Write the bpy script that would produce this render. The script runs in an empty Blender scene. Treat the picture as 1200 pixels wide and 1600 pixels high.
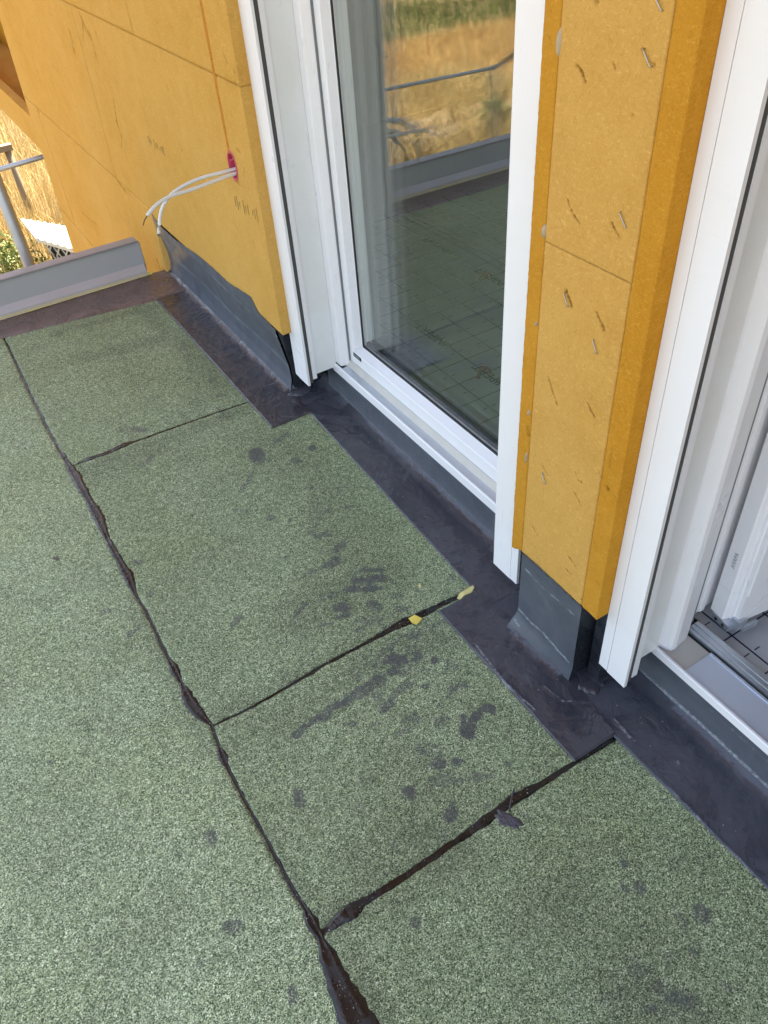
import bpy, bmesh, math, random
import numpy as np
from mathutils import Matrix, Vector

S = bpy.context.scene
COL = S.collection
rng = np.random.default_rng(7)
random.seed(7)

# ------------------------------------------------------------------ camera, sky, sun, exposure
CAM_R = np.array([[0.84795589, -0.52608167, -0.06487591],
                  [-0.39606929, -0.54749383, -0.73714288],
                  [0.3522782, 0.65076, -0.67261541]])      # rows: right, down, forward
FOC, EYE = 1237.26, np.array([0, 0, 1.5])
cam = bpy.data.cameras.new('camera')
cam_o = bpy.data.objects.new('camera', cam)
COL.objects.link(cam_o)
M = np.eye(4)
M[:3, 0], M[:3, 1], M[:3, 2], M[:3, 3] = CAM_R[0], -CAM_R[1], -CAM_R[2], EYE
cam_o.matrix_world = Matrix(M.tolist())
cam.sensor_fit, cam.sensor_height, cam.lens = 'VERTICAL', 24.0, 24.0 * FOC / 1600
cam.clip_start, cam.clip_end = 0.05, 2000
S.camera = cam_o

SUN_EL, SUN_AZ = math.radians(54), math.radians(36)       # azimuth from +X towards +Y
world = bpy.data.worlds.new('World')
S.world = world
world.use_nodes = True
wn = world.node_tree
sky = wn.nodes.new('ShaderNodeTexSky')
sky.sky_type, sky.sun_disc = 'NISHITA', False
sky.sun_elevation, sky.sun_rotation = SUN_EL, math.pi / 2 - SUN_AZ
sky.air_density, sky.dust_density, sky.ozone_density = 1.0, 3.0, 0.6
wn.links.new(sky.outputs[0], wn.nodes['Background'].inputs[0])
wn.nodes['Background'].inputs[1].default_value = 0.15
sun = bpy.data.lights.new('sun', 'SUN')
sun.energy, sun.angle, sun.color = 4.8, math.radians(0.5), (1.0, 0.94, 0.85)
sun_o = bpy.data.objects.new('sun', sun)
COL.objects.link(sun_o)
sd = Vector((math.cos(SUN_EL) * math.cos(SUN_AZ), math.cos(SUN_EL) * math.sin(SUN_AZ), math.sin(SUN_EL)))
sun_o.rotation_euler = sd.to_track_quat('Z', 'Y').to_euler()
S.view_settings.view_transform, S.view_settings.look = 'Standard', 'None'
S.view_settings.gamma, S.view_settings.exposure = 1.0, 2.45
S.view_settings.use_white_balance = True
S.view_settings.white_balance_temperature, S.view_settings.white_balance_tint = 7800, 10
S.cycles.use_denoising = True
S.cycles.max_bounces, S.cycles.transparent_max_bounces = 8, 24
S.cycles.sample_clamp_indirect = 6


# ------------------------------------------------------------------ pixel of the photo -> point on a real surface
def ray(p):
    return CAM_R.T @ np.array([(p[0] - 600) / FOC, (p[1] - 800) / FOC, 1.0])


def onz(p, z=0.0):
    r = ray(p); return EYE + r * ((z - EYE[2]) / r[2])


def onx(p, x=0.83):
    r = ray(p); return EYE + r * (x / r[0])


def ony(p, y):
    r = ray(p); return EYE + r * (y / r[1])


# ------------------------------------------------------------------ numpy helpers
_T = rng.random((256, 256))


def vnoise(x, y, s=1.0, oct=4, seed=0):
    x, y = np.asarray(x, float) * s + seed * 17.3, np.asarray(y, float) * s + seed * 9.1
    out, amp, tot = 0.0, 1.0, 0.0
    for o in range(oct):
        i, j = np.floor(x).astype(int), np.floor(y).astype(int)
        u, v = x - i, y - j
        u, v = u * u * (3 - 2 * u), v * v * (3 - 2 * v)
        g = lambda a, b: _T[(i + a) % 256, (j + b) % 256]
        out = out + amp * ((g(0, 0) * (1 - u) + g(1, 0) * u) * (1 - v) + (g(0, 1) * (1 - u) + g(1, 1) * u) * v)
        tot += amp; amp *= .5; x, y = x * 2.03 + 5.1, y * 2.03 + 3.7
    return out / tot


def seg_dist(X, Y, pts):
    d = np.full(np.shape(X), 1e9)
    pts = [np.asarray(p, float)[:2] for p in pts]
    if len(pts) == 1:
        return np.hypot(X - pts[0][0], Y - pts[0][1])
    for a, b in zip(pts[:-1], pts[1:]):
        ab = b - a; L = ab @ ab + 1e-12
        t = np.clip(((X - a[0]) * ab[0] + (Y - a[1]) * ab[1]) / L, 0, 1)
        d = np.minimum(d, np.hypot(X - a[0] - t * ab[0], Y - a[1] - t * ab[1]))
    return d


def sstep(a, b, x):
    t = np.clip((x - a) / (b - a), 0, 1); return t * t * (3 - 2 * t)


# ------------------------------------------------------------------ object helpers
def tag(o, label=None, cat=None, group=None, kind=None):
    if label: o['label'] = label
    if cat: o['category'] = cat
    if group: o['group'] = group
    if kind: o['kind'] = kind
    return o


def thing(name, label, cat, loc, group=None, kind=None):
    o = bpy.data.objects.new(name, None); COL.objects.link(o)
    o.location = loc; o.empty_display_size = .05
    return tag(o, label, cat, group, kind)


def wloc(o):
    v = Vector(o.location)
    while o.parent:
        o = o.parent; v += Vector(o.location)
    return v


def link(name, me, mat, parent=None, smooth=False, loc=(0, 0, 0)):
    if mat is not None:
        me.materials.append(mat)
    if smooth:
        me.polygons.foreach_set('use_smooth', np.ones(len(me.polygons), bool))
    o = bpy.data.objects.new(name, me); COL.objects.link(o)
    o.location = Vector(loc) - (wloc(parent) if parent else Vector())
    if parent: o.parent = parent
    return o


def raw(name, V, F, mat, parent=None, smooth=False, attrs=None):
    V = np.asarray(V, np.float32)
    c = (V.min(0) + V.max(0)) / 2
    me = bpy.data.meshes.new(name)
    if isinstance(F, np.ndarray):
        n, k = F.shape
        me.vertices.add(len(V)); me.vertices.foreach_set('co', (V - c).ravel())
        me.loops.add(n * k); me.loops.foreach_set('vertex_index', F.ravel().astype(np.int32))
        me.polygons.add(n)
        me.polygons.foreach_set('loop_start', np.arange(0, n * k, k, dtype=np.int32))
        me.update(calc_edges=True)
    else:
        me.from_pydata((V - c).tolist(), [], F); me.update()
    for k_, a in (attrs or {}).items():
        at = me.attributes.new(k_, 'FLOAT', 'POINT')
        at.data.foreach_set('value', np.asarray(a, np.float32).ravel())
    return link(name, me, mat, parent, smooth, c.tolist())


def bm_obj(name, bm, mat, parent=None, bevel=0.0, seg=2, smooth=False):
    if bevel:
        bmesh.ops.bevel(bm, geom=[e for e in bm.edges if len(e.link_faces) == 2 and e.calc_face_angle(0) > .35],
                        offset=bevel, segments=seg, profile=.6, affect='EDGES', clamp_overlap=True)
    bmesh.ops.recalc_face_normals(bm, faces=bm.faces)
    me = bpy.data.meshes.new(name); bm.to_mesh(me); bm.free()
    co = np.empty(len(me.vertices) * 3); me.vertices.foreach_get('co', co); co = co.reshape(-1, 3)
    c = (co.min(0) + co.max(0)) / 2
    me.vertices.foreach_set('co', (co - c).ravel())
    return link(name, me, mat, parent, smooth, c.tolist())


def box(name, x0, x1, y0, y1, z0, z1, mat, parent=None, bevel=.001):
    bm = bmesh.new()
    v = [bm.verts.new((x, y, z)) for z in (z0, z1) for y in (y0, y1) for x in (x0, x1)]
    for f in ((0, 1, 3, 2), (4, 6, 7, 5), (0, 4, 5, 1), (2, 3, 7, 6), (0, 2, 6, 4), (1, 5, 7, 3)):
        bm.faces.new([v[i] for i in f])
    return bm_obj(name, bm, mat, parent, bevel)


def prism(name, poly, a0, a1, axis, mat, parent=None, bevel=.001, skew=None):
    """poly of 2-D points swept along an axis: 'z' (poly in x,y), 'y' (poly in x,z), 'x' (poly in y,z)."""
    bm = bmesh.new()
    mk = {'z': lambda p, a: (p[0], p[1], a), 'y': lambda p, a: (p[0], a, p[1]), 'x': lambda p, a: (a, p[0], p[1])}[axis]
    lo = [bm.verts.new(mk(p, a0)) for p in poly]
    hi = [bm.verts.new(mk(p, a1)) for p in poly]
    if skew:
        for v in lo: v.co += Vector(skew(v.co))
    n = len(poly)
    bm.faces.new(lo); bm.faces.new(hi)
    for i in range(n):
        bm.faces.new((lo[i], lo[(i + 1) % n], hi[(i + 1) % n], hi[i]))
    return bm_obj(name, bm, mat, parent, bevel)


def tube(name, pts, r, mat, parent=None, n=10, sub=6):
    P = [Vector(p) for p in pts]
    if sub > 1 and len(P) > 2:
        Q = []
        for i in range(len(P) - 1):
            p0, p1, p2, p3 = P[max(i - 1, 0)], P[i], P[i + 1], P[min(i + 2, len(P) - 1)]
            for k in range(sub):
                t = k / sub
                Q.append(.5 * (2 * p1 + (p2 - p0) * t + (2 * p0 - 5 * p1 + 4 * p2 - p3) * t ** 2 + (3 * p1 - p0 - 3 * p2 + p3) * t ** 3))
        P = Q + [P[-1]]
    V, F = [], []
    up = Vector((0, 0, 1))
    for i, p in enumerate(P):
        d = (P[min(i + 1, len(P) - 1)] - P[max(i - 1, 0)]).normalized()
        a = d.cross(up if abs(d.z) < .95 else Vector((1, 0, 0))).normalized(); b = d.cross(a)
        rr = r(i / (len(P) - 1)) if callable(r) else r
        for k in range(n):
            t = 2 * math.pi * k / n
            V.append(p + (a * math.cos(t) + b * math.sin(t)) * rr)
    for i in range(len(P) - 1):
        for k in range(n):
            F.append((i * n + k, i * n + (k + 1) % n, (i + 1) * n + (k + 1) % n, (i + 1) * n + k))
    F.append(tuple(range(n))[::-1]); F.append(tuple((len(P) - 1) * n + k for k in range(n)))
    return raw(name, [tuple(v) for v in V], F, mat, parent, smooth=True)


def grid_idx(nu, nv):
    i = np.arange(nu - 1)[:, None] * nv + np.arange(nv - 1)[None, :]
    return np.stack([i, i + nv, i + nv + 1, i + 1], -1).reshape(-1, 4)


def blob(name, cx, cy, rx, ry, rot, z, h, mat, parent=None, seed=0, jag=.35, n=40, pts=None):
    """an irregular flat spill lying on the floor, with a rounded edge and real thickness"""
    t = np.linspace(0, 2 * np.pi, n, endpoint=False)
    r = 1 + jag * 2 * (vnoise(np.cos(t) * 1.3 + 3, np.sin(t) * 1.3 + 3, 1.4, 4, seed) - .5)
    if pts is not None:
        P = np.array(pts, float); m = len(P)
        k = np.linspace(0, m, n, endpoint=False); i = k.astype(int)
        Q = P[i % m] + (P[(i + 1) % m] - P[i % m]) * (k - i)[:, None]
        c = P.mean(0); E = c + (Q - c) * (1 + .3 * (r - 1))[:, None] + .0035 * np.stack([vnoise(Q[:, 0], Q[:, 1], 150, 3, k_) - .5 for k_ in (3, 9)], 1) * 2
    else:
        c = np.array([cx, cy])
        u, v = rx * r * np.cos(t), ry * r * np.sin(t)
        E = c + np.stack([u * math.cos(rot) - v * math.sin(rot), u * math.sin(rot) + v * math.cos(rot)], 1)
    V = [(e[0], e[1], z - .001) for e in E]
    for s, q in ((.93, .7), (.72, 1.0)):
        V += [(*(c + (e - c) * s), z + h * q) for e in E]
    V.append((c[0], c[1], z + h * 1.02))
    F = []
    for L in range(2):
        for i in range(n):
            j = (i + 1) % n
            F.append((L * n + i, L * n + j, (L + 1) * n + j, (L + 1) * n + i))
    for i in range(n):
        F.append((2 * n + i, 2 * n + (i + 1) % n, 3 * n))
    return raw(name, V, F, mat, parent, smooth=True)


def text_obj(name, s, size, mat, M4, parent=None, depth=.0004, align='CENTER'):
    cu = bpy.data.curves.new(name, 'FONT'); cu.body = s; cu.size = size; cu.extrude = depth
    cu.align_x = align; cu.align_y = 'CENTER'; cu.resolution_u = 2
    t = bpy.data.objects.new('tmp', cu); COL.objects.link(t)
    me = bpy.data.meshes.new_from_object(t.evaluated_get(bpy.context.evaluated_depsgraph_get()))
    bpy.data.objects.remove(t)
    me.transform(M4)
    co = np.empty(len(me.vertices) * 3); me.vertices.foreach_get('co', co); co = co.reshape(-1, 3)
    c = (co.min(0) + co.max(0)) / 2
    me.vertices.foreach_set('co', (co - c).ravel())
    me.materials.clear()
    return link(name, me, mat, parent, False, c.tolist())


# ------------------------------------------------------------------ materials
class NT:
    def __init__(self, name):
        self.m = bpy.data.materials.new(name); self.m.use_nodes = True
        self.t = self.m.node_tree; self.b = self.t.nodes['Principled BSDF']
        self.pos = self.n('ShaderNodeNewGeometry').outputs['Position']

    def n(self, typ, **kw):
        o = self.t.nodes.new(typ)
        for k, v in kw.items(): setattr(o, k, v)
        return o

    def set(self, sock, v):
        if isinstance(v, bpy.types.NodeSocket): self.t.links.new(v, sock)
        else: sock.default_value = v

    def noise(self, scale, detail=4, rough=.55, vec=None, dist=0.0):
        o = self.n('ShaderNodeTexNoise'); self.set(o.inputs['Vector'], vec or self.pos)
        o.inputs['Scale'].default_value, o.inputs['Detail'].default_value = scale, detail
        o.inputs['Roughness'].default_value = rough; o.inputs['Distortion'].default_value = dist
        return o.outputs['Fac']

    def vor(self, scale, vec=None):
        o = self.n('ShaderNodeTexVoronoi'); self.set(o.inputs['Vector'], vec or self.pos)
        o.inputs['Scale'].default_value = scale
        return o

    def stretch(self, s):
        o = self.n('ShaderNodeVectorMath', operation='MULTIPLY'); self.set(o.inputs[0], self.pos); o.inputs[1].default_value = s
        return o.outputs[0]

    def ramp(self, f, stops):
        o = self.n('ShaderNodeValToRGB'); self.set(o.inputs[0], f)
        e = o.color_ramp.elements
        while len(e) < len(stops): e.new(.5)
        for el, (p, c) in zip(e, stops):
            el.position = p; el.color = (*c, 1) if len(c) == 3 else c
        return o.outputs[0]

    def mr(self, f, a, b, c=0.0, d=1.0):
        o = self.n('ShaderNodeMapRange'); self.set(o.inputs[0], f)
        for i, v in enumerate((a, b, c, d)): o.inputs[i + 1].default_value = v
        return o.outputs[0]

    def math(self, op, a, b=0.0, clamp=False):
        o = self.n('ShaderNodeMath', operation=op, use_clamp=clamp); self.set(o.inputs[0], a); self.set(o.inputs[1], b)
        return o.outputs[0]

    def mix(self, f, a, b, mode='MIX'):
        o = self.n('ShaderNodeMix', data_type='RGBA', blend_type=mode)
        self.set(o.inputs[0], f)
        for i, v in ((6, a), (7, b)):
            self.set(o.inputs[i], (*v, 1) if isinstance(v, tuple) and len(v) == 3 else v)
        return o.outputs[2]

    def attr(self, name):
        o = self.n('ShaderNodeAttribute'); o.attribute_name = name
        return o.outputs['Fac']

    def bump(self, h, strength=.3, dist=.002, prev=None):
        o = self.n('ShaderNodeBump'); self.set(o.inputs['Height'], h)
        o.inputs['Strength'].default_value, o.inputs['Distance'].default_value = strength, dist
        if prev is not None: self.set(o.inputs['Normal'], prev)
        return o.outputs[0]

    def out(self, col=None, rough=None, nrm=None, metal=None, spec=None):
        for k, v in (('Base Color', col), ('Roughness', rough), ('Normal', nrm), ('Metallic', metal), ('Specular IOR Level', spec)):
            if v is not None:
                if k == 'Base Color' and isinstance(v, tuple) and len(v) == 3: v = (*v, 1)
                self.set(self.b.inputs[k], v)
        return self.m


def plain(name, col, rough=.4, metal=0.0, var=.12, scale=25, bump=0.0, bscale=300):
    t = NT(name)
    f = t.noise(scale, 5)
    c = t.mix(f, tuple(v * (1 - var) for v in col), tuple(min(1, v * (1 + var)) for v in col))
    nrm = t.bump(t.noise(bscale, 3), bump, .001) if bump else None
    return t.out(c, t.mr(f, .3, .7, rough * .85, min(1, rough * 1.15)), nrm, metal)


def mat_granule():
    t = NT('green_mineral_granules')
    v = t.vor(570)
    r = t.n('ShaderNodeSeparateColor'); t.set(r.inputs[0], v.outputs['Color'])
    cell = r.outputs[0]
    col = t.ramp(cell, [(0, (.015, .02, .01)), (.2, (.085, .115, .058)), (.42, (.235, .30, .16)), (.78, (.40, .485, .285)), (.94, (.62, .70, .46)), (1, (.86, .88, .70))])
    clump = t.noise(75, 4, .65)
    col = t.mix(t.mr(clump, .38, .62, .42, 0), col, (.07, .095, .05))
    patch = t.noise(1.7, 6, .62)
    col = t.mix(t.mr(patch, .38, .66, 0, .8), col, (.86, .84, .74), 'MULTIPLY')
    pale = t.noise(3.4, 6, .6, None, .4)
    col = t.mix(t.mr(pale, .52, .72, 0, .35), col, (1.22, 1.22, 1.16), 'MULTIPLY')
    col = t.mix(t.attr('pale_tone'), col, (1.42, 1.40, 1.47), 'MULTIPLY')  # paler tone on the left sheets, stronger towards the viewer
    # brown-black dirt worked into the granules
    dirt = t.math('MULTIPLY', t.mr(t.noise(5.5, 7, .65), .47, .72), t.mr(t.noise(34, 4, .6), .35, .65))
    dirt = t.math('MAXIMUM', t.math('MULTIPLY', dirt, .55), t.attr('dirt'))
    dirt = t.math('MULTIPLY', dirt, t.mr(cell, 0, 1, 1.2, .6), True)
    col = t.mix(dirt, col, (.052, .054, .036))
    st = t.math('ADD', t.attr('stain'), t.math('MULTIPLY', t.math('SUBTRACT', r.outputs[1], .5), .55))
    st = t.math('ADD', st, t.math('MULTIPLY', t.math('SUBTRACT', t.noise(110, 4, .7), .5), .7))
    st = t.math('MULTIPLY', t.mr(st, .18, .72), t.mr(t.attr('stain'), .02, .12))
    col = t.mix(t.math('MULTIPLY', st, .8), col, (.062, .058, .07))
    h = t.math('ADD', t.math('MULTIPLY', v.outputs['Distance'], -1.0), t.math('MULTIPLY', r.outputs[2], .7))
    nrm = t.bump(h, .45, .0015, t.bump(clump, .3, .002))
    return t.out(col, t.math('SUBTRACT', t.mr(r.outputs[1], 0, 1, .6, .95), t.math('MULTIPLY', st, .25)), nrm, spec=.3)


def mat_fibre(name, base, dark, light, amt=1.0):
    t = NT(name)
    big = t.noise(1.3, 5, .6)
    mid = t.noise(16, 6, .7)
    fine = t.noise(330, 4, .75)
    col = t.mix(t.mr(mid, .3, .7), dark, base)
    col = t.mix(t.mr(big, .35, .65, 0, .45), col, light)
    fl = t.noise(105, 6, .8, t.stretch((1, 1.0, 1.9)), .8)
    col = t.mix(t.mr(fl, .53, .68, 0, .75 * amt), col, tuple(min(1, v * 1.12 + .02) for v in light))
    fd = t.noise(95, 6, .8, t.stretch((1.2, 1.7, 1.0)), 1.2)
    col = t.mix(t.mr(fd, .54, .70, 0, .6 * amt), col, tuple(v * .66 for v in dark))
    col = t.mix(t.mr(fine, .55, .75, 0, .5 * amt), col, tuple(v * .55 for v in dark))
    wa = t.attr('wear')
    wear = t.math('ADD', wa, t.math('MULTIPLY', t.math('SUBTRACT', t.noise(190, 5, .75), .5), 1.5))
    wear = t.math('MULTIPLY', t.mr(wear, .25, .95), t.mr(wa, .02, .15))
    col = t.mix(wear, col, (.215, .10, .018))
    nrm = t.bump(t.math('ADD', fine, t.math('MULTIPLY', fl, 1.2)), .55 * amt, .0022)
    return t.out(col, .9, nrm, spec=.0)


def mat_membrane(name, c1, c2, r0=.16, r1=.5, chalk=(.36, .37, .40), bs=.35, scale=9, film=.28):
    """brushed-on liquid coating: glossy film, duller dried patches with crisp edges, brush ripples, scuffed folds"""
    t = NT(name)
    a = t.noise(scale, 8, .62, None, .8)
    b = t.noise(scale * 4.3, 6, .6, None, .5)
    col = t.mix(t.mr(a, .35, .65), c1, c2)
    dry = t.mr(t.noise(scale * .62, 7, .62, None, 1.4), .47, .56)
    dry = t.math('MULTIPLY', dry, t.mr(b, .30, .42), True)
    col = t.mix(t.math('MULTIPLY', dry, film), col, tuple(min(1, v * 1.55 + .012) for v in c2))
    ch = t.attr('chalk')
    cm = t.math('ADD', ch, t.math('MULTIPLY', t.math('SUBTRACT', t.noise(120, 6, .8), .5), 2.2))
    cm = t.math('MULTIPLY', t.mr(cm, .5, 1.05), t.mr(ch, .03, .3), True)
    col = t.mix(t.math('MULTIPLY', cm, .75), col, chalk)
    rg = t.math('ADD', t.mr(dry, 0, 1, r0, r1), t.math('MULTIPLY', cm, .3))
    rg = t.math('ADD', rg, t.mr(b, .3, .7, -.05, .08))
    n1 = t.bump(t.noise(scale * 2.2, 4, .5, None, 1.6), bs, .010)
    n2 = t.bump(t.noise(scale * 7, 4, .55, t.stretch((1.6, .7, 1)), 1.0), bs * .7, .003, n1)
    n3 = t.bump(t.noise(190, 3, .6), .10, .001, n2)
    return t.out(col, rg, n3, spec=.5)


def mat_glass():
    t = NT('window_glass')
    t.t.nodes.remove(t.b)
    dt = t.n('ShaderNodeVectorMath', operation='DOT_PRODUCT')     # Schlick reflectance, the same on both faces of a thin pane
    gi = t.n('ShaderNodeNewGeometry')
    t.t.links.new(gi.outputs['Normal'], dt.inputs[0]); t.t.links.new(gi.outputs['Incoming'], dt.inputs[1])
    cs = t.math('SUBTRACT', 1.0, t.math('ABSOLUTE', dt.outputs['Value']), True)
    frs = t.math('ADD', .056, t.math('MULTIPLY', t.math('POWER', cs, 5.0), .925), True)
    tr = t.n('ShaderNodeBsdfTransparent'); tr.inputs[0].default_value = (.96, .975, .965, 1)
    gl = t.n('ShaderNodeBsdfGlossy'); gl.inputs['Roughness'].default_value = 0.0; gl.inputs[0].default_value = (1, 1, 1, 1)
    mx = t.n('ShaderNodeMixShader')
    t.t.links.new(frs, mx.inputs[0]); t.t.links.new(tr.outputs[0], mx.inputs[1]); t.t.links.new(gl.outputs[0], mx.inputs[2])
    t.t.links.new(mx.outputs[0], t.t.nodes['Material Output'].inputs[0])
    return t.m


def mat_pvc(name, col=(.80, .78, .80), dust=.0):
    t = NT(name)
    f = t.noise(7, 6, .6)
    c = t.mix(t.mr(f, .4, .75, 0, .16 + dust), col, (.66, .62, .55))
    sp = t.math('MULTIPLY', t.mr(t.noise(170, 4, .7), .66, .74), t.mr(t.noise(5, 4, .6), .45, .62))
    c = t.mix(t.math('MULTIPLY', sp, .55), c, (.42, .34, .24))
    sc = t.math('MULTIPLY', t.mr(t.noise(30, 3, .6, t.stretch((4, 4, .35)), 2.0), .63, .66), t.mr(t.noise(3.1, 3), .5, .6))
    c = t.mix(t.math('MULTIPLY', sc, .3), c, (.45, .45, .45))
    return t.out(c, t.math('ADD', t.mr(f, .3, .7, .26, .44), t.math('MULTIPLY', sc, .2)), t.bump(t.noise(18, 3), .04, .002))


def mat_grass(name, stops, scale=40):
    t = NT(name)
    f = t.noise(scale, 5, .7)
    g = t.noise(.6, 4, .6)
    col = t.ramp(t.math('ADD', t.math('MULTIPLY', f, .6), t.math('MULTIPLY', g, .4)), stops)
    return t.out(col, .9, spec=.1)


m_gran = mat_granule()
m_fib = mat_fibre('wood_fibre_board', (.60, .325, .082), (.53, .27, .06), (.68, .40, .13))
m_fib_cut = mat_fibre('wood_fibre_cut_edge', (.56, .25, .030), (.47, .195, .020), (.62, .31, .055))
m_brown = mat_membrane('brown_flashing', (.115, .078, .07), (.15, .105, .095), .22, .5, bs=.4, scale=10, film=.2)
m_memA = mat_membrane('dark_brown_flashing', (.038, .034, .039), (.060, .053, .060), .11, .4, bs=.34, scale=9, film=.22)
m_memB = mat_membrane('dark_grey_flashing', (.040, .040, .050), (.060, .059, .070), .13, .48, bs=.3, scale=8)
m_memP = mat_membrane('dark_violet_flashing', (.037, .037, .047), (.058, .057, .070), .12, .42, bs=.3, scale=8, film=.22)
m_memC = mat_membrane('blue_grey_flashing', (.042, .044, .058), (.060, .061, .077), .16, .5, bs=.26, scale=7)
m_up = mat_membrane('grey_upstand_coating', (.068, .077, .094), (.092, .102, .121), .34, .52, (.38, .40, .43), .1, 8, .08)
m_tar = mat_membrane('bitumen_bead', (.007, .0068, .0075), (.014, .013, .014), .2, .45, bs=.10, scale=22, film=.03)
m_memD = mat_membrane('shade_dark_side_coating', (.014, .016, .021), (.024, .027, .035), .2, .45, bs=.3, scale=9, film=.2)  # dark coating, its colour deepened to include shade on the base sides
m_spill = mat_membrane('dried_tar_spill', (.05, .047, .058), (.07, .066, .08), .3, .6, bs=.4, scale=40)
m_glass = mat_glass()
m_pvc = mat_pvc('white_pvc')
m_pvc_d = mat_pvc('dusty_white_pvc', (.74, .74, .74), .25)
m_beige = plain('beige_sill_pvc', (.52, .49, .44), .5)
m_alu = plain('brushed_aluminium', (.56, .60, .66), .38, .75, .08, 60)
m_plate = plain('aluminium_step_plate', (.57, .61, .70), .42, .45, .04, 8)
m_gask = plain('black_rubber', (.012, .012, .013), .6)
m_gasg = plain('grey_rubber', (.17, .175, .18), .6)
m_brush = plain('dark_brush_seal', (.075, .072, .07), .95, bump=.6)
m_para = plain('grey_coated_metal', (.40, .395, .40), .45, .0, .05, 6, .05, 40)
m_paral = plain('lilac_grey_metal', (.46, .42, .43), .45, .1, .08, 12)
m_capm = plain('dull_cap_metal', (.34, .32, .325), .4, .2, .12, 14)
m_tape = plain('yellow_masking_tape', (.68, .53, .10), .6, 0, .12, 60, .2, 200)
m_tapep = plain('pale_masking_tape', (.66, .57, .24), .6, 0, .15, 60, .2, 200)
m_cable = plain('white_cable_sheath', (.66, .64, .60), .45, 0, .06, 30)
m_copper = plain('dark_wire', (.06, .05, .045), .5)
m_red = plain('magenta_plastic', (.52, .05, .10), .5, 0, .4, 90, .4, 200)
m_redd = plain('dark_magenta_plastic', (.34, .02, .06), .6, 0, .6, 120)
m_resin = plain('wet_orange_resin', (.42, .135, .006), .3, 0, .2, 40)
m_glue = plain('grey_sealant', (.40, .31, .20), .5, 0, .15, 90)
m_steel = plain('staple_steel', (.5, .49, .46), .3, .9, .05)
m_clip = plain('translucent_white_plastic', (.74, .72, .67), .4)
m_zinc = plain('galvanised_tube', (.40, .41, .43), .42, .55, .18, 30)
m_rust = plain('weathered_dark_steel', (.10, .085, .075), .7, 0, .3, 60)
m_wood = plain('weathered_wood', (.16, .125, .09), .85, 0, .3, 40, .3, 120)
m_bark = plain('bark', (.10, .075, .05), .9, 0, .3, 30, .5, 60)
m_leaf = plain('green_leaf', (.055, .10, .022), .55, 0, .45, 9)
m_weed = plain('weed_leaf', (.10, .14, .03), .6, 0, .45, 9)
m_wall = plain('inside_plaster', (.13, .125, .115), .9)
m_white = plain('white_sheet_metal', (.50, .48, .43), .5, 0, .08, 5)
m_print = plain('dark_blue_print', (.012, .014, .06), .6)
m_printb = plain('black_print', (.015, .018, .022), .6)
m_redclip = plain('red_pipe_clip', (.32, .055, .03), .5)
m_foil = plain('grey_insulation_foil', (.50, .505, .51), .42, 0, .10, 4, .1, 30)
m_conc = plain('concrete', (.3, .29, .27), .9)
m_mark = plain('grey_print', (.36, .39, .42), .6)
m_stamp = plain('faint_board_print', (.36, .215, .06), .9)
m_gouge = plain('brown_gouge', (.20, .085, .014), .95, 0, .4, 200, .5, 400)

# ------------------------------------------------------------------ ground
t = NT('dry_meadow_ground')
f = t.noise(14, 7, .7); g = t.noise(.35, 4, .6)
c = t.ramp(t.math('ADD', t.math('MULTIPLY', f, .65), t.math('MULTIPLY', g, .35)),
           [(.3, (.14, .10, .05)), (.5, (.21, .16, .085)), (.68, (.30, .25, .15))])
m_ground = t.out(c, .95, t.bump(f, .8, .05), spec=.1)
gx, gy = np.meshgrid(np.concatenate([[-900, -400, -150, -70], np.linspace(-40, 40, 81), [70, 150, 400, 900]]),
                     np.concatenate([[-900, -400, -150, -60, -20], np.linspace(-6, 46, 70), [80, 160, 400, 900]]), indexing='ij')
gz = -3.0 + .5 * (vnoise(gx, gy, .22, 4, 2) - .5) + .0 * gx
raw('ground', np.stack([gx, gy, gz], -1).reshape(-1, 3), grid_idx(*gx.shape), m_ground, smooth=True)
tag(bpy.data.objects['ground'], kind='structure')


def gz_at(x, y):
    return -3.0 + .5 * (vnoise(x, y, .22, 4, 2) - .5)


def blades(name, n, region, h0, h1, w, mat, dens=None, lean=.35, label=None):
    x = rng.uniform(region[0], region[1], n); y = rng.uniform(region[2], region[3], n)
    if dens is not None:
        k = dens(x, y) > rng.random(n); x, y = x[k], y[k]
    n = len(x)
    z = gz_at(x, y) - .03
    h = rng.uniform(h0, h1, n) * (.6 + .8 * vnoise(x, y, .9, 3, 5))
    a = rng.uniform(0, 2 * np.pi, n); l = rng.normal(.12, lean, n) * h
    la = rng.normal(.6, .9, n)
    ww = w * rng.uniform(.6, 1.4, n)
    dx, dy = np.cos(a) * ww / 2, np.sin(a) * ww / 2
    lx, ly = np.cos(la) * l, np.sin(la) * l
    B = lambda sx, hh, ll: np.stack([x + sx * dx + lx * ll, y + sx * dy + ly * ll, z + h * hh], 1)
    V = np.stack([B(-1, 0, 0), B(1, 0, 0), B(.8, .6, .35), B(-.8, .6, .35), B(0, 1, 1)], 1).reshape(-1, 3)
    i = np.arange(n)[:, None] * 5
    F = np.concatenate([i + np.array([0, 1, 2]), i + np.array([0, 2, 3]), i + np.array([3, 2, 4])], 0)
    o = raw(name, V, F, mat)
    tag(o, label, None, None, 'stuff')
    return o


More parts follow.
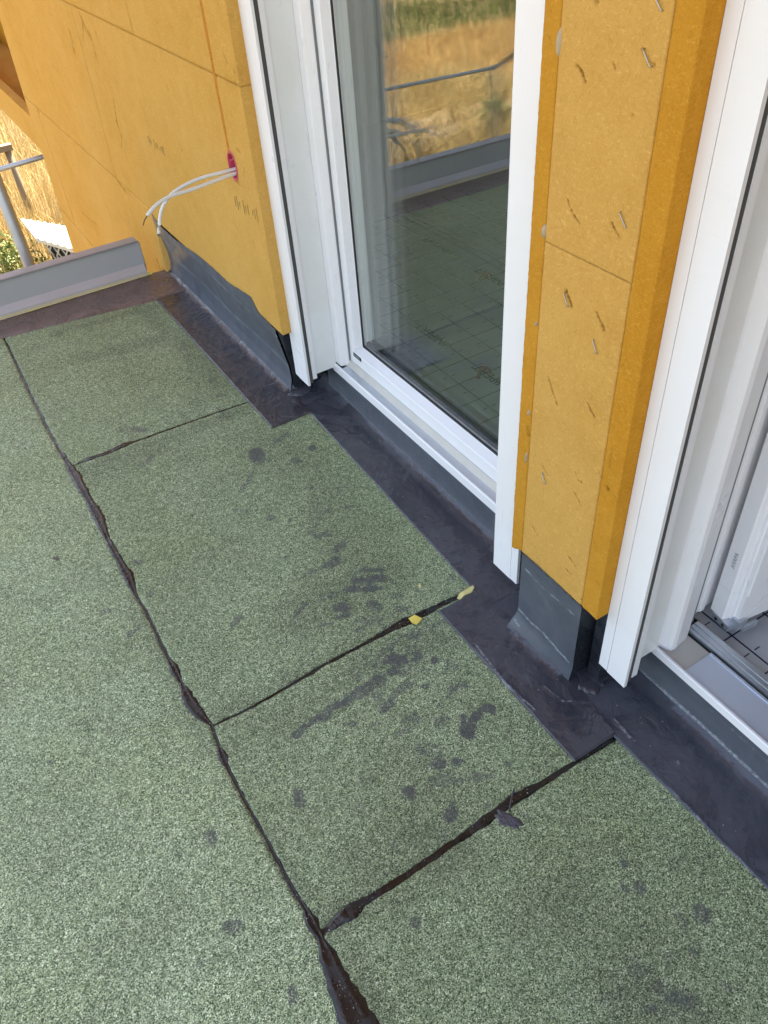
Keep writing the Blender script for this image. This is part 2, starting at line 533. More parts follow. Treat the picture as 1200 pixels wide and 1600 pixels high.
m_dry = mat_grass('dry_grass', [(.3, (.30, .215, .09)), (.5, (.46, .355, .17)), (.7, (.58, .49, .28))])
m_wheat = mat_grass('ripe_wheat', [(.3, (.48, .31, .13)), (.5, (.60, .42, .19)), (.7, (.66, .50, .26))])
m_grn = mat_grass('green_verge', [(.3, (.06, .085, .02)), (.5, (.12, .15, .045)), (.7, (.20, .21, .08))])
blades('dry_grass', 150000, (-12, 6, 8.2, 24), .2, .6, .009, m_dry,
       lambda x, y: np.where((x > -6.0 - .12 * (y - 12)), 1.0, .25 * (y < 15)) * (.35 + .9 * vnoise(x, y, .7, 3, 9)), label='tall dry golden grass below the terrace')
ver = lambda x: 18.0 + (x + 9.8) * .38
blades('wheat', 190000, (-20, -3, 12.5, 22), .25, .45, .008, m_wheat,
       lambda x, y: ((y < ver(x)) & (x < -5.2 - .12 * (y - 12))).astype(float), .22, label='ripe brown wheat standing in the field')
blades('green_verge', 60000, (-26, 2, 13, 30), .2, .55, .014, m_grn, lambda x, y: ((y > ver(x)) & (y < ver(x) + 5)).astype(float), .3, label='green grass strip behind the wheat')
blades('scrub_grass', 50000, (-8.5, 0, 10.6, 14.2), .2, .65, .009, m_dry, lambda x, y: vnoise(x, y, .9, 3, 3) * 1.3, .5, label='long dry grass in front of the wheat')
# far hedge, reads as one dark mass
n = 26000
hx = rng.uniform(-34, 0, n); hy = 26.5 + (hx + 12) * .38 + rng.normal(0, 1.0, n); hz = -3 + rng.uniform(0, 1, n) ** .7 * (2.2 + 1.5 * vnoise(hx, hy, .5, 3, 3))
a = rng.uniform(0, 6.28, n); s = rng.uniform(.05, .13, n); e = rng.normal(0, 1, (n, 3)); e /= np.linalg.norm(e, axis=1)[:, None]
u = np.cross(e, [0, 0, 1.0]); u /= np.linalg.norm(u, axis=1)[:, None] + 1e-6; w = np.cross(e, u)
c0 = np.stack([hx, hy, hz], 1)
V = np.stack([c0 + u * s[:, None], c0 + w * s[:, None] * .6, c0 - u * s[:, None], c0 - w * s[:, None] * .6], 1).reshape(-1, 3)
tag(raw('hedge', V, np.arange(4 * n).reshape(-1, 4), m_leaf), 'dark green hedge behind the verge', kind='stuff')

# rubble heap beyond the terrace
hx, hy = np.meshgrid(np.linspace(-9.0, -3.6, 110), np.linspace(10.9, 13.1, 60), indexing='ij')
prof = np.clip(1 - ((hy - 12.0 - .12 * (hx + 6)) / .85) ** 2, 0, 1) * sstep(-9, -7.8, hx) * sstep(-3.6, -4.6, hx)
hz = gz_at(hx, hy) - .08 + prof * (.10 + .62 * vnoise(hx, hy, 1.1, 5, 4)) + .16 * prof * (vnoise(hx, hy, 7, 3, 8) - .4)
t = NT('pale_rubble')
v = t.vor(9)
c = t.ramp(t.noise(6, 8, .7), [(.35, (.22, .13, .06)), (.5, (.42, .30, .18)), (.62, (.62, .52, .40))])
m_rub = t.out(c, .95, t.bump(t.noise(12, 6, .7), 1.0, .08))
tag(raw('rubble_heap', np.stack([hx, hy, hz], -1).reshape(-1, 3), grid_idx(*hx.shape), m_rub, smooth=True),
    'long pale heap of excavated earth and stones in the dry grass', 'rubble heap')


def foliage(name, centre, r, n, size, mat, parent=None, squash=.8, seed=0):
    g = np.random.default_rng(seed)
    k = g.normal(0, 1, (max(5, n // 60), 3)); k /= np.linalg.norm(k, axis=1)[:, None]
    k *= (g.random(len(k)) ** .4)[:, None] * r * np.array([1, 1, squash])
    c = k[g.integers(0, len(k), n)] + g.normal(0, r * .17, (n, 3))
    c += np.array(centre)
    e = g.normal(0, 1, (n, 3)) + np.array([0, 0, .6]); e /= np.linalg.norm(e, axis=1)[:, None]
    u = np.cross(e, g.normal(0, 1, (n, 3))); u /= np.linalg.norm(u, axis=1)[:, None] + 1e-6
    w = np.cross(e, u); s = size * g.uniform(.6, 1.4, n)[:, None]
    V = np.stack([c - u * s, c - w * s * .38 + e * s * .1, c + u * s, c + w * s * .38 + e * s * .1], 1).reshape(-1, 3)
    return raw(name, V, np.arange(4 * n).reshape(-1, 4), mat, parent)


def tree(x, y, h, r, label, seed):
    z = float(gz_at(np.array(x), np.array(y)))
    T = thing('tree', label, 'tree', (x, y, z), 'young trees beyond the terrace')
    tr = tube('trunk', [(x, y, z - .1), (x + .03, y, z + h * .35), (x - .02, y + .04, z + h * .75)], lambda q: .07 * (1 - .7 * q), m_bark, T)
    for i in range(5):
        a = i * 1.3 + seed
        tube('limb', [(x, y, z + h * (.35 + .07 * i)), (x + .5 * r * math.cos(a), y + .5 * r * math.sin(a), z + h * (.5 + .07 * i)),
                      (x + .8 * r * math.cos(a), y + .8 * r * math.sin(a), z + h * (.6 + .07 * i))], lambda q: .03 * (1 - .7 * q), m_bark, T, 7)
    foliage('crown', (x, y, z + h * .68), r, 2600, .07, m_leaf, T, 1.1, seed)
    return T


tree(.42, 11.6, 2.5, .6, 'young leafy tree standing in the dry grass past the left wall', 3)
tree(-3.12, 9.6, 3.0, .45, 'young leafy tree reflected at the edge of the door glass', 5)


def bush(x, y, r, label, seed):
    z = float(gz_at(np.array(x), np.array(y)))
    B = thing('weed_bush', label, 'bush', (x, y, z), 'green weeds in the dry grass')
    foliage('leaves', (x, y, z + r * .5), r, 2200, .035, m_weed, B, .8, seed)
    for i in range(6):
        a = i * 1.05
        tube('stem', [(x, y, z - .05), (x + r * .5 * math.cos(a), y + r * .5 * math.sin(a), z + r * .9)], .008, m_weed, B, 5, 1)


bush(.62, 10.9, .55, 'green weed bush at the foot of the scaffold pole, in dry grass', 11)
bush(-7.0, 11.45, .34, 'green weed bush growing on the pale rubble heap', 12)

# post with crossboard in the meadow
P = thing('wooden_post', 'weathered wooden post with a short crossboard in the dry meadow', 'post', (1.45, 12.9, -3.0))
tube('post', [(1.45, 12.9, -3.1), (1.455, 12.9, -1.9)], .045, m_wood, P, 10, 1)
box('crossboard', 1.2, 1.53, 12.84, 12.96, -1.92, -1.84, m_wood, P, .006)
# white sheets over crates, below
q = [onz(p, -2.35) for p in ((34, 347), (112, 360), (131, 400), (58, 378))]
W = thing('sheet_stack', 'white roofing sheets lying slanted over a crate in the grass', 'roofing sheets', tuple(np.mean(q, 0) - [0, 0, .6]))
bm = bmesh.new()
for dz in (0, .045):
    for p in q: bm.verts.new((p[0], p[1], p[2] + dz))
bm.verts.ensure_lookup_table()
for f_ in ((3, 2, 1, 0), (4, 5, 6, 7), (0, 1, 5, 4), (1, 2, 6, 5), (2, 3, 7, 6), (3, 0, 4, 7)): bm.faces.new([bm.verts[i] for i in f_])
bm_obj('roofing_sheet', bm, m_white, W, .01)
for k in range(7):
    s_ = (k + .5) / 7
    tube('rib', [tuple(q[0] * (1 - s_) + q[1] * s_ + [0, 0, .05]), tuple(q[3] * (1 - s_) + q[2] * s_ + [0, 0, .05])], .012, m_white, W, 6, 1)
cA, cB = onz((74, 388), -2.5), onz((126, 402), -2.5)
CR = thing('lattice_crate', 'black crate with white lattice front under the roofing sheets', 'crate', tuple((cA + cB) / 2 - [0, 0, .4]))
dirv = (cB - cA); dirv[2] = 0; L_ = np.linalg.norm(dirv); dirv /= L_; nrm_ = np.array([-dirv[1], dirv[0], 0])
if nrm_[1] < 0: nrm_ = -nrm_
bm = bmesh.new()
for z_ in (-2.95, -2.42):
    for a_, b_ in ((0, 0.02), (L_, 0.02), (L_, .4), (0, .4)):
        p = cA + dirv * a_ + nrm_ * b_; bm.verts.new((p[0], p[1], z_))
bm.verts.ensure_lookup_table()
for f_ in ((3, 2, 1, 0), (4, 5, 6, 7), (0, 1, 5, 4), (1, 2, 6, 5), (2, 3, 7, 6), (3, 0, 4, 7)): bm.faces.new([bm.verts[i] for i in f_])
bm_obj('crate_body', bm, m_gask, CR, .01)
for k in range(8):
    for sgn in (-1, 1):
        a0_ = L_ * (k + .5) / 8; zc = -2.52 - .12 * (k % 2)
        p0 = cA + dirv * (a0_ - sgn * .05) - nrm_ * .0; p1 = cA + dirv * (a0_ + sgn * .05)
        tube('lattice_bar', [(p0[0], p0[1], zc - .06), (p1[0], p1[1], zc + .06)], .012, m_white, CR, 6, 1)

# ------------------------------------------------------------------ house shell
def struct(name, *a, **k):
    o = box(name, *a, **k); o['kind'] = 'structure'; return o


FZ = .09
struct('terrace_slab', -2.9, .80, -2.2, 3.40, -.32, -.012, m_conc, bevel=.0)
struct('roof', -.15, 5.6, -4.6, 5.9, 2.75, 2.95, m_fib, bevel=.004)
struct('lintel', .875, 1.05, -4.2, 5.45, 2.25, 2.745, m_fib, bevel=.004)
struct('inside_floor', 1.12, 5.2, -4.0, 4.2, -.1, FZ, m_foil, bevel=0)
for a_ in ((-4.2, .9, -3.2, 2.74), (2.2, 5.5, -3.2, 2.74), (.9005, 2.1995, -3.2, .8), (.9005, 2.1995, 1.9, 2.74)):   # unseen opening added in the far wall to brighten the room
    struct('house_wall_back', 5.2, 5.4, *a_, m_wall, bevel=0)
struct('house_wall_side', 1.25, 5.19, 4.2, 5.5, -3.2, 2.74, m_wall, bevel=0)
struct('house_wall_near', 1.25, 5.19, -4.2, -4.0, -3.2, 2.74, m_wall, bevel=0)
struct('lower_wall', .875, 1.1, -4.2, 5.42, -3.2, -.02, m_wall, bevel=0)
struct('inside_ceiling', 1.06, 5.19, -3.99, 4.19, 2.6, 2.74, m_wall, bevel=0)
struct('house_wall_core', 1.0, 1.2, 2.13, 5.40, -.01, 2.74, m_wall, bevel=0)

# ------------------------------------------------------------------ terrace floor
SEAM = [((10, 535), 4), ((45, 610), 6), ((80, 680), 6), ((105, 722), 9), ((120, 747), 17), ((135, 775), 11), ((152, 803), 17), ((168, 842), 9), ((190, 882), 11),
        ((201, 901), 21), ((210, 925), 8), ((228, 955), 6), ((262, 1027), 8), ((275, 1050), 15), ((285, 1070), 9), ((297, 1095), 22), ((312, 1117), 16), ((330, 1132), 8), ((340, 1160), 8),
        ((349, 1182), 15), ((362, 1212), 8), ((385, 1255), 9), ((420, 1318), 8), ((455, 1385), 9), ((478, 1420), 11), ((487, 1441), 22), ((500, 1463), 12), ((510, 1490), 24),
        ((528, 1535), 38), ((548, 1575), 46), ((575, 1625), 50)]
S1 = [((122, 724), 3), ((140, 716), 9), ((165, 708), 7), ((195, 695), 10), ((215, 688), 4), ((270, 668), 4), ((330, 647), 3), ((386, 628), 3)]
S2 = [((335, 1132), 4), ((390, 1106), 5), ((450, 1072), 6), ((492, 1047), 8), ((510, 1036), 6), ((570, 1005), 7), ((610, 983), 10), ((632, 972), 14), ((655, 962), 11), ((690, 944), 9), ((715, 932), 8), ((738, 919), 5)]
S3 = [((504, 1455), 8), ((520, 1445), 12), ((538, 1430), 18), ((552, 1422), 20), ((566, 1410), 10), ((610, 1383), 11), ((650, 1357), 10), ((700, 1322), 10), ((750, 1288), 11), ((800, 1250), 13), ((850, 1222), 10), ((900, 1190), 9), ((955, 1156), 7)]


def seam_world(L, axis):
    P = np.array([onz(p) for p, w in L])
    d = np.array([np.linalg.norm(P[i] - EYE) for i in range(len(L))])
    W = np.array([w for p, w in L]) * d / FOC
    P = P[:, :2]
    return P, W * (.95 if axis == 'y' else 1.15)


PL, WL = seam_world(SEAM, 'y')
LY = lambda y: np.interp(y, PL[::-1, 1], PL[::-1, 0])
seams = {}
for k_, Ls in (('a', S1), ('b', S2), ('c', S3)):
    seams[k_] = seam_world(Ls, 'x')


def sy(k_, x):
    P, W = seams[k_]; return np.interp(x, P[:, 0], P[:, 1])


# tar smears and dirt rubbed into the granules: (polyline in photo pixels, radius in px, strength)
SMEAR = [([(768, 1106), (754, 1106), (746, 1116)], 8, 1.25), ([(746, 1116), (738, 1128), (733, 1148)], 9, 1.25), ([(724, 1122), (726, 1146)], 6, 1.1), ([(400, 705), (404, 716)], 13, .9), ([(404, 716), (392, 745), (375, 768)], 4, .5), ([(487, 698)], 8, .8), ([(458, 718), (470, 722)], 7, .6), ([(440, 735)], 5, .4), ([(498, 725)], 7, .5),
         ([(545, 922), (595, 920)], 7, .75), ([(556, 908), (596, 903)], 8, .8), ([(565, 893), (592, 889)], 7, .75), ([(505, 886), (525, 877)], 10, .65), ([(520, 860)], 9, .4),
         ([(535, 948)], 11, .8), ([(583, 945), (590, 952)], 11, .6), ([(530, 965), (538, 962)], 8, .7), ([(560, 970), (590, 968)], 11, .45), ([(635, 950)], 9, .5), ([(365, 975), (378, 962)], 5, .6), ([(455, 972), (476, 943)], 6, .55),
         ([(610, 1030), (632, 1028)], 10, .8), ([(620, 1040)], 7, .8), ([(650, 1030), (655, 1022)], 9, .7), ([(680, 1032)], 9, .85), ([(640, 1012)], 8, .5),
         ([(460, 1148), (500, 1122), (560, 1080), (600, 1055), (622, 1050)], 8, .75), ([(555, 1088), (600, 1058)], 12, .6), ([(640, 1065), (610, 1092), (600, 1110)], 9, .6), ([(590, 1085)], 12, .5),
         ([(655, 1165), (662, 1175)], 9, .6), ([(685, 1193)], 12, .75), ([(716, 1188)], 10, .8), ([(640, 1235)], 12, .8), ([(704, 1270)], 13, .8), ([(690, 1128)], 14, .4), ([(715, 1218), (680, 1222)], 14, .4), ([(560, 1060)], 9, .5),
         ([(465, 1240), (467, 1252)], 7, .7), ([(612, 1318)], 14, .35), ([(694, 1302)], 9, .45), ([(560, 1265)], 16, .3), ([(490, 785), (492, 830)], 11, .3), ([(530, 760), (500, 800)], 10, .25),
         ([(975, 1352)], 7, .7), ([(970, 1378), (977, 1388)], 8, .6), ([(998, 1387)], 9, .6), ([(1095, 1422), (1100, 1432)], 12, .6), ([(1070, 1448)], 9, .45), ([(1008, 1517)], 9, .4), ([(1030, 1542)], 9, .4), ([(1055, 1560), (1075, 1562)], 13, .55), ([(1055, 1592)], 9, .5), ([(826, 1278)], 8, .5),
         ([(88, 872)], 4, .9), ([(327, 1305), (331, 1318)], 6, .6), ([(457, 1548), (459, 1560)], 6, .6), ([(460, 700), (300, 660)], 5, .12), ([(275, 1130)], 5, .3), ([(340, 905)], 6, .3), ([(240, 620)], 9, .25),
         ([(660, 985), (700, 965)], 6, .35), ([(455, 905), (520, 890)], 6, .25), ([(345, 640), (355, 650)], 12, .35), ([(285, 540), (300, 580)], 6, .25)]
_g = np.random.default_rng(12)
for cx_, cy_, sx_, sy_, n_ in ((500, 800, 40, 60, 16), (560, 930, 55, 45, 22), (630, 1040, 55, 35, 22), (680, 1200, 60, 60, 26), (470, 720, 50, 25, 10), (1030, 1480, 60, 90, 14), (400, 850, 120, 140, 12), (330, 620, 60, 40, 8), (130, 1000, 90, 200, 10), (280, 1400, 150, 120, 10)):
    for _ in range(n_):
        x_, y_ = _g.normal(cx_, sx_), _g.normal(cy_, sy_)
        a_ = _g.uniform(-1.0, .2); l_ = _g.exponential(7)
        SMEAR.append(([(x_, y_), (x_ + l_ * math.cos(a_), y_ + l_ * math.sin(a_))], _g.uniform(2.5, 8), _g.uniform(.3, .62)))
DIRT = [([(130, 735), (380, 640)], 16, .4), ([(120, 560), (300, 520)], 22, .35), ([(420, 690), (520, 760), (560, 930)], 60, .22), ([(340, 1120), (560, 1000)], 16, .35), ([(510, 1440), (700, 1310)], 30, .4),
        ([(620, 1180), (700, 1260)], 60, .25), ([(330, 1180), (300, 1130), (200, 940)], 16, .3), ([(480, 1400), (380, 1250)], 14, .3), ([(900, 1430), (1000, 1500), (1070, 1580)], 70, .32), ([(90, 520), (240, 480)], 12, .4), ([(215, 480), (380, 620)], 14, .3), ([(150, 740), (250, 700)], 20, .4), ([(600, 1600), (560, 1500)], 22, .4), ([(270, 680), (400, 640)], 14, .3), ([(640, 1300), (700, 1330)], 60, .45), ([(560, 1050), (690, 990)], 40, .4), ([(420, 1130), (520, 1080)], 40, .3), ([(470, 960), (600, 900)], 60, .35), ([(980, 1560), (1080, 1590)], 60, .5), ([(830, 1440), (900, 1400)], 50, .35), ([(200, 1480), (260, 1420)], 60, .3), ([(60, 1250), (120, 1350)], 70, .25), ([(300, 520), (350, 600)], 30, .35), ([(560, 1330), (620, 1400)], 40, .35)]


def stain_fields(X, Y):
    st = np.zeros_like(X); di = np.zeros_like(X)
    wob = .028 * (vnoise(X, Y, 42, 6, 21) - .5)
    for (out, lst, soft) in ((st, SMEAR, .75), (di, DIRT, 1.3)):
        for pts, r, a in lst:
            W_ = [onz(p)[:2] for p in pts]
            rr = r * np.linalg.norm(onz(pts[0]) - EYE) / FOC
            d = seg_dist(X, Y, W_) + wob * (1.3 if soft > 1 else 1)
            np.maximum(out, a * (1 - sstep(rr * (1 - soft * .7), rr * (1 + soft * .35), d)), out=out)
    st *= .75 + .5 * vnoise(X, Y, 70, 3, 33)
    di *= .4 + 1.1 * vnoise(X, Y, 26, 5, 34)
    for P, W in ((PL, WL), *seams.values()):          # dark halo where tar has soaked the sheet edge
        d = seg_dist(X, Y, P)
        np.maximum(di, .6 * (1 - sstep(.001, .011, d + .009 * (vnoise(X, Y, 60, 4, 41) - .3))), out=di)
    return st, di


floor = box('terrace_floor', -2.85, .96, -2.1, 3.36, -.011, -.0055, m_tar, None, 0)
floor['kind'] = 'structure'


def sheet(xlo, xhi, ylo, yhi, nx, ny, label, pale_tone=0.0):
    """xlo.. are functions: x edges of y, y edges of x; granulated bitumen sheet 5 mm thick"""
    u, v = np.meshgrid(np.linspace(0, 1, nx), np.linspace(0, 1, ny), indexing='ij')
    xm = .4
    y = ylo(xm) + (yhi(xm) - ylo(xm)) * v
    x = xlo(y) + (xhi(y) - xlo(y)) * u
    for _ in range(2):
        y = ylo(x) + (yhi(x) - ylo(x)) * v
        x = xlo(y) + (xhi(y) - xlo(y)) * u
    st, di = stain_fields(x, y)
    edge = np.minimum(np.minimum(u, 1 - u) * nx, np.minimum(v, 1 - v) * ny)
    z = .0022 * (vnoise(x, y, 3.0, 3, 3) - .5) + .0012 * (vnoise(x, y, 30, 2, 4) - .5) - .0022 * (edge < 1)
    V = np.stack([x, y, z], -1).reshape(-1, 3)
    F = grid_idx(nx, ny)
    ring = np.concatenate([np.arange(nx) * ny, (nx - 1) * ny + np.arange(1, ny), (np.arange(nx - 1)[::-1]) * ny + ny - 1, np.arange(1, ny - 1)[::-1]])
    low = V[ring].copy(); low[:, 2] = -.0053
    b = len(V) + np.arange(len(ring))
    F = np.concatenate([F, np.stack([ring, b, np.roll(b, -1), np.roll(ring, -1)], 1)])
    att = lambda a: np.concatenate([a.ravel(), a.ravel()[ring]])
    o = raw('bitumen_sheet', np.concatenate([V, low]), F, m_gran, floor, True, {'stain': att(st), 'dirt': att(di * (1 - .3 * pale_tone)), 'pale_tone': att(pale_tone * (.55 + .9 * np.clip((2.6 - y) / 3.2, 0, 1)) + .5 * (vnoise(x, y, 2.4, 4, 77) - .5))})
    o['label'] = label
    return o


jag = lambda y, s, k=0: .0058 * (vnoise(y, y * 0 + s, 70, 4, s) - .5)
half = lambda y: np.interp(y, PL[::-1, 1], WL[::-1]) * .42
Lx0 = lambda y: LY(y) + half(y) * .45 + .0012 + jag(y, 1)
Lx1 = lambda y: LY(y) - half(y) * .45 - .0012 + jag(y, 2)
cst = lambda c_: (lambda q: np.asarray(q, float) * 0 + c_)
sup = lambda k_: (lambda x: sy(k_, x) + np.interp(x, seams[k_][0][:, 0], seams[k_][1]) * .4 + jag(x, 5))
sdn = lambda k_: (lambda x: sy(k_, x) - np.interp(x, seams[k_][0][:, 0], seams[k_][1]) * .4 + jag(x, 6))
XR = .86
sheet(Lx0, cst(XR), sup('a'), cst(3.30), 110, 330, 'green granulated bitumen sheet in the corner by the parapet')
sheet(Lx0, cst(XR), sup('b'), sdn('a'), 125, 360, 'large green bitumen sheet in front of the glazed door')
sheet(Lx0, cst(XR), sup('c'), sdn('b'), 180, 150, 'small green bitumen sheet in front of the orange pillar')
sheet(Lx0, cst(XR), cst(-.9), sdn('c'), 170, 240, 'green bitumen sheet in the near right corner')
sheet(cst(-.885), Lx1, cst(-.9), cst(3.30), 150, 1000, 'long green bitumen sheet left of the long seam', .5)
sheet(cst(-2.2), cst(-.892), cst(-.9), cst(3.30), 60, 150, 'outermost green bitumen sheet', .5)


def bead(L, axis, label, seed):
    P, W = seam_world(L, axis)
    d = np.r_[0, np.cumsum(np.linalg.norm(np.diff(P, axis=0), axis=1))]
    s = np.arange(0, d[-1], .004)
    C = np.stack([np.interp(s, d, P[:, k]) for k in (0, 1)], 1)
    w = np.interp(s, d, W) / 2
    w = np.where(w < .0075, w * .72, w * .92) * (.7 + .6 * vnoise(s, s * 0, 40, 4, seed + 50))
    T = np.gradient(C, axis=0); T /= np.linalg.norm(T, axis=1)[:, None]
    N = np.stack([-T[:, 1], T[:, 0]], 1)
    prof = [(-1, -.002), (-.8, .0006), (-.4, .0002), (0, -.0006), (.4, .0002), (.8, .0006), (1, -.002)]
    V, ch = [], []
    for k, (q, z) in enumerate(prof):
        side = 1 + .95 * (vnoise(s, s * 0 + (3 if q < 0 else 8) + seed, 75, 5, seed) - .42) * (abs(q) > .3) * np.clip(.007 / w, .18, 1)
        p = C + N * (q * w * side)[:, None]
        zz = np.where(w > .0085, z * .8 + .0012, z * .6 - .0022) + .0005 * (vnoise(s, s * 0 + k * .1, 30, 3, seed) - .4)
        zz = np.convolve(np.pad(zz, 4, mode='edge'), np.ones(9) / 9, 'valid')
        V.append(np.c_[p, zz])
    V = np.stack(V, 0).reshape(-1, 3)
    o = raw('seam_bead', V, grid_idx(len(prof), len(s)), m_tar, None, True, {'chalk': np.zeros(len(V))})
    tag(o, label, 'bitumen seam', 'tar seams between the green sheets')


bead(SEAM, 'y', 'long black tar seam running from the parapet towards the viewer', 1)
bead(S1, 'x', 'thin dark seam crossing nearest the parapet', 2)
bead(S2, 'x', 'black seam with yellow tape scraps on it', 3)
bead(S3, 'x', 'widest black cross seam, nearest the viewer, ending below the pillar', 4)

# loose granules shed along the seams and over the sheets and flashings
pts = []
for P_, n_, sp_ in ((PL, 150, .016), (seams['a'][0], 25, .012), (seams['b'][0], 55, .016), (seams['c'][0], 70, .018)):
    for _ in range(n_):
        k = rng.integers(0, len(P_) - 1); q_ = P_[k] + (P_[k + 1] - P_[k]) * rng.random()
        pts.append((*(q_ + rng.normal(0, sp_, 2)), .0012))
for _ in range(160): pts.append((rng.uniform(-.7, .80), rng.uniform(.1, 3.1), .0016))
for _ in range(60): pts.append((rng.uniform(.72, .95), rng.uniform(.2, 2.0), .0085))
O8 = np.array([(1, 0, 0), (0, 1, 0), (-1, 0, 0), (0, -1, 0), (0, 0, 1.0), (0, 0, -.6)])
F8 = np.array([(0, 1, 4), (1, 2, 4), (2, 3, 4), (3, 0, 4), (1, 0, 5), (2, 1, 5), (3, 2, 5), (0, 3, 5)])
V = np.concatenate([np.array(p) + O8 * rng.uniform(.0007, .0014) * rng.uniform(.6, 1.3, 3) for p in pts])
F = np.concatenate([F8 + 6 * i for i in range(len(pts))])
tag(raw('loose_granules', V, F, plain('pale_grit', (.42, .44, .36), .8, 0, .5, 120)), 'pale loose granules scattered along the seams', kind='stuff')
# thick spills lying on the sheets
SP = [((794, 1281, 11, 19, .35), None, 'oval tar drip just below the widest cross seam')]
for k, (e_, pts, lab) in enumerate(SP):
    if pts:
        o = blob('tar_spill', 0, 0, 0, 0, 0, .0006, .0009, m_spill, None, k + 3, .4, 140, [onz(p)[:2] for p in pts])
    else:
        c_ = onz(e_[:2]); sc = np.linalg.norm(c_ - EYE) / FOC
        o = blob('tar_spill', c_[0], c_[1], e_[2] * sc, e_[3] * sc * 1.1, e_[4], .0006, .0011, m_spill, None, k + 3, .5, 80)
    n_ = len(o.data.vertices); at = o.data.attributes.new('chalk', 'FLOAT', 'POINT')
    tag(o, lab, 'tar spill')
a_, b_ = onz((803, 1232), .002), onz((795, 1268), .002)
tag(tube('tar_string', [tuple(a_), tuple((a_ + b_) / 2 + [0, 0, .001]), tuple(b_)], .0016, m_spill), 'thin tar string leading into the oval drip', 'tar string')


def scrap(name, px, z, mat, label, cat, lift=()):
    P_ = [onz(p, z) for p in px]
    V = [(p[0], p[1], z + (lift[i] if i < len(lift) else 0)) for i, p in enumerate(P_)]
    n = len(V); V += [(x, y, zz - .0006) for x, y, zz in V]
    F = [tuple(range(n))[::-1], tuple(range(n, 2 * n))] + [(i, (i + 1) % n, n + (i + 1) % n, n + i) for i in range(n)]
    o = raw(name, V, F, mat); tag(o, label, cat); return o


scrap('tape_scrap', [(638, 966), (648, 962), (660, 967), (651, 976), (644, 974)], .004, m_tape, 'torn yellow tape scrap in the middle of the cross seam', 'tape', (0, .004, .002, 0, .001))
scrap('tape_scrap', [(717, 928), (723, 925), (739, 916), (741, 919), (736, 926), (725, 931), (719, 937), (714, 935)], .006, m_tapep, 'long torn pale tape scrap at the flashing end of the seam', 'tape', (0, .003, .004, .002, 0, .002, 0, 0))
scrap('wood_chip', [(653, 914), (657, 912), (658, 917), (655, 919)], .003, m_tapep, 'tiny pale chip lying on the large green sheet', 'chip')
scrap('dead_leaf', [(84, 873), (88, 869), (92, 872), (88, 876)], .004, m_rust, 'small dark leaf on the long left sheet', 'leaf')


# ------------------------------------------------------------------ flashings on the floor
def flashing(name, xlo, xhi, y0, y1, nx, ny, z, mat, label, wr, seed, chalk=(), edgefn=None, cove=None):
    u, y = np.meshgrid(np.linspace(0, 1, nx), np.linspace(y0, y1, ny), indexing='ij')
    lo = xlo(y) + .003 * (vnoise(y, y * 0 + seed, 38, 3, seed) - .5); hi = xhi(y)
    x = lo + (hi - lo) * u
    if edgefn is not None: y = edgefn(x, y)
    zz = z + wr * (np.abs(vnoise(x, y, 16, 4, seed) - .5) * 2 - .35) + wr * .6 * (vnoise(x, y, 55, 3, seed + 1) - .5)
    edge = np.minimum(np.minimum(u * nx, (y - y.min()) / max(1e-6, (y1 - y0)) * ny), (y.max() - y) / max(1e-6, (y1 - y0)) * ny)
    zz = np.maximum(zz, z * .55)
    if cove is not None: zz = zz + .011 * np.clip((x - cove(y) + .032) / .032, 0, 1.4) ** 2.2
    zz = np.where(edge < .6, .0002, zz)
    ch = np.zeros_like(x)
    for pts, wd, st in chalk:
        d = seg_dist(x, y, [onz(p)[:2] for p in pts]) + .006 * (vnoise(x, y, 40, 3, seed + 7) - .5)
        np.maximum(ch, st * (1 - sstep(wd * .3, wd, d)), out=ch)
        zz = zz + .0012 * st * (1 - sstep(0, wd * 2, d))
    o = raw(name, np.stack([x, y, zz], -1).reshape(-1, 3), grid_idx(nx, ny), mat, None, True, {'chalk': ch})
    return tag(o, label, 'flashing', 'waterproof flashings round the terrace edge')


pw = lambda ys, xs: (lambda y: np.interp(y, ys, xs))
flashing('flashing', pw([1.0, 1.084, 1.995, 2.3], [.813, .814, .842, .842]), cst(.985), 1.0, 2.18, 60, 300, .0035, m_memB,
         'dark grey flashing along the sill of the glazed door', .0012, 3,
         [([(545, 640), (640, 735), (770, 860)], .006, .35), ([(463, 628), (520, 690)], .004, .5), ([(600, 705), (690, 800)], .006, .2)], cove=cst(.964))
flashing('flashing', pw([-.9, .19, .58], [.82, .816, .809]), cst(.985), -.9, 1.02, 60, 420, .0035, m_memC,
         'blue grey flashing along the sill of the open door', .0012, 4,
         [([(1030, 1215), (1120, 1310), (1210, 1400)], .004, .55), ([(960, 1125), (985, 1155)], .004, .7), ([(1058, 1190), (1060, 1194)], .004, .8)], cove=cst(.964))
flashing('flashing', pw([2.0, 3.11, 3.35], [.702, .704, .706]), pw([2.0, 2.10, 2.12, 3.4], [.845, .846, .868, .868]), 2.004, 3.335, 60, 330, .0062, m_memA,
         'crinkled dark brown flashing along the foot of the left wall', .0024, 5,
         [([(268, 500), (345, 580), (400, 640)], .004, .4), ([(405, 640), (425, 668)], .004, .3), ([(420, 605), (480, 640)], .004, .35)], cove=pw([2.0, 2.12, 2.16, 3.4], [.95, .95, .848, .848]))
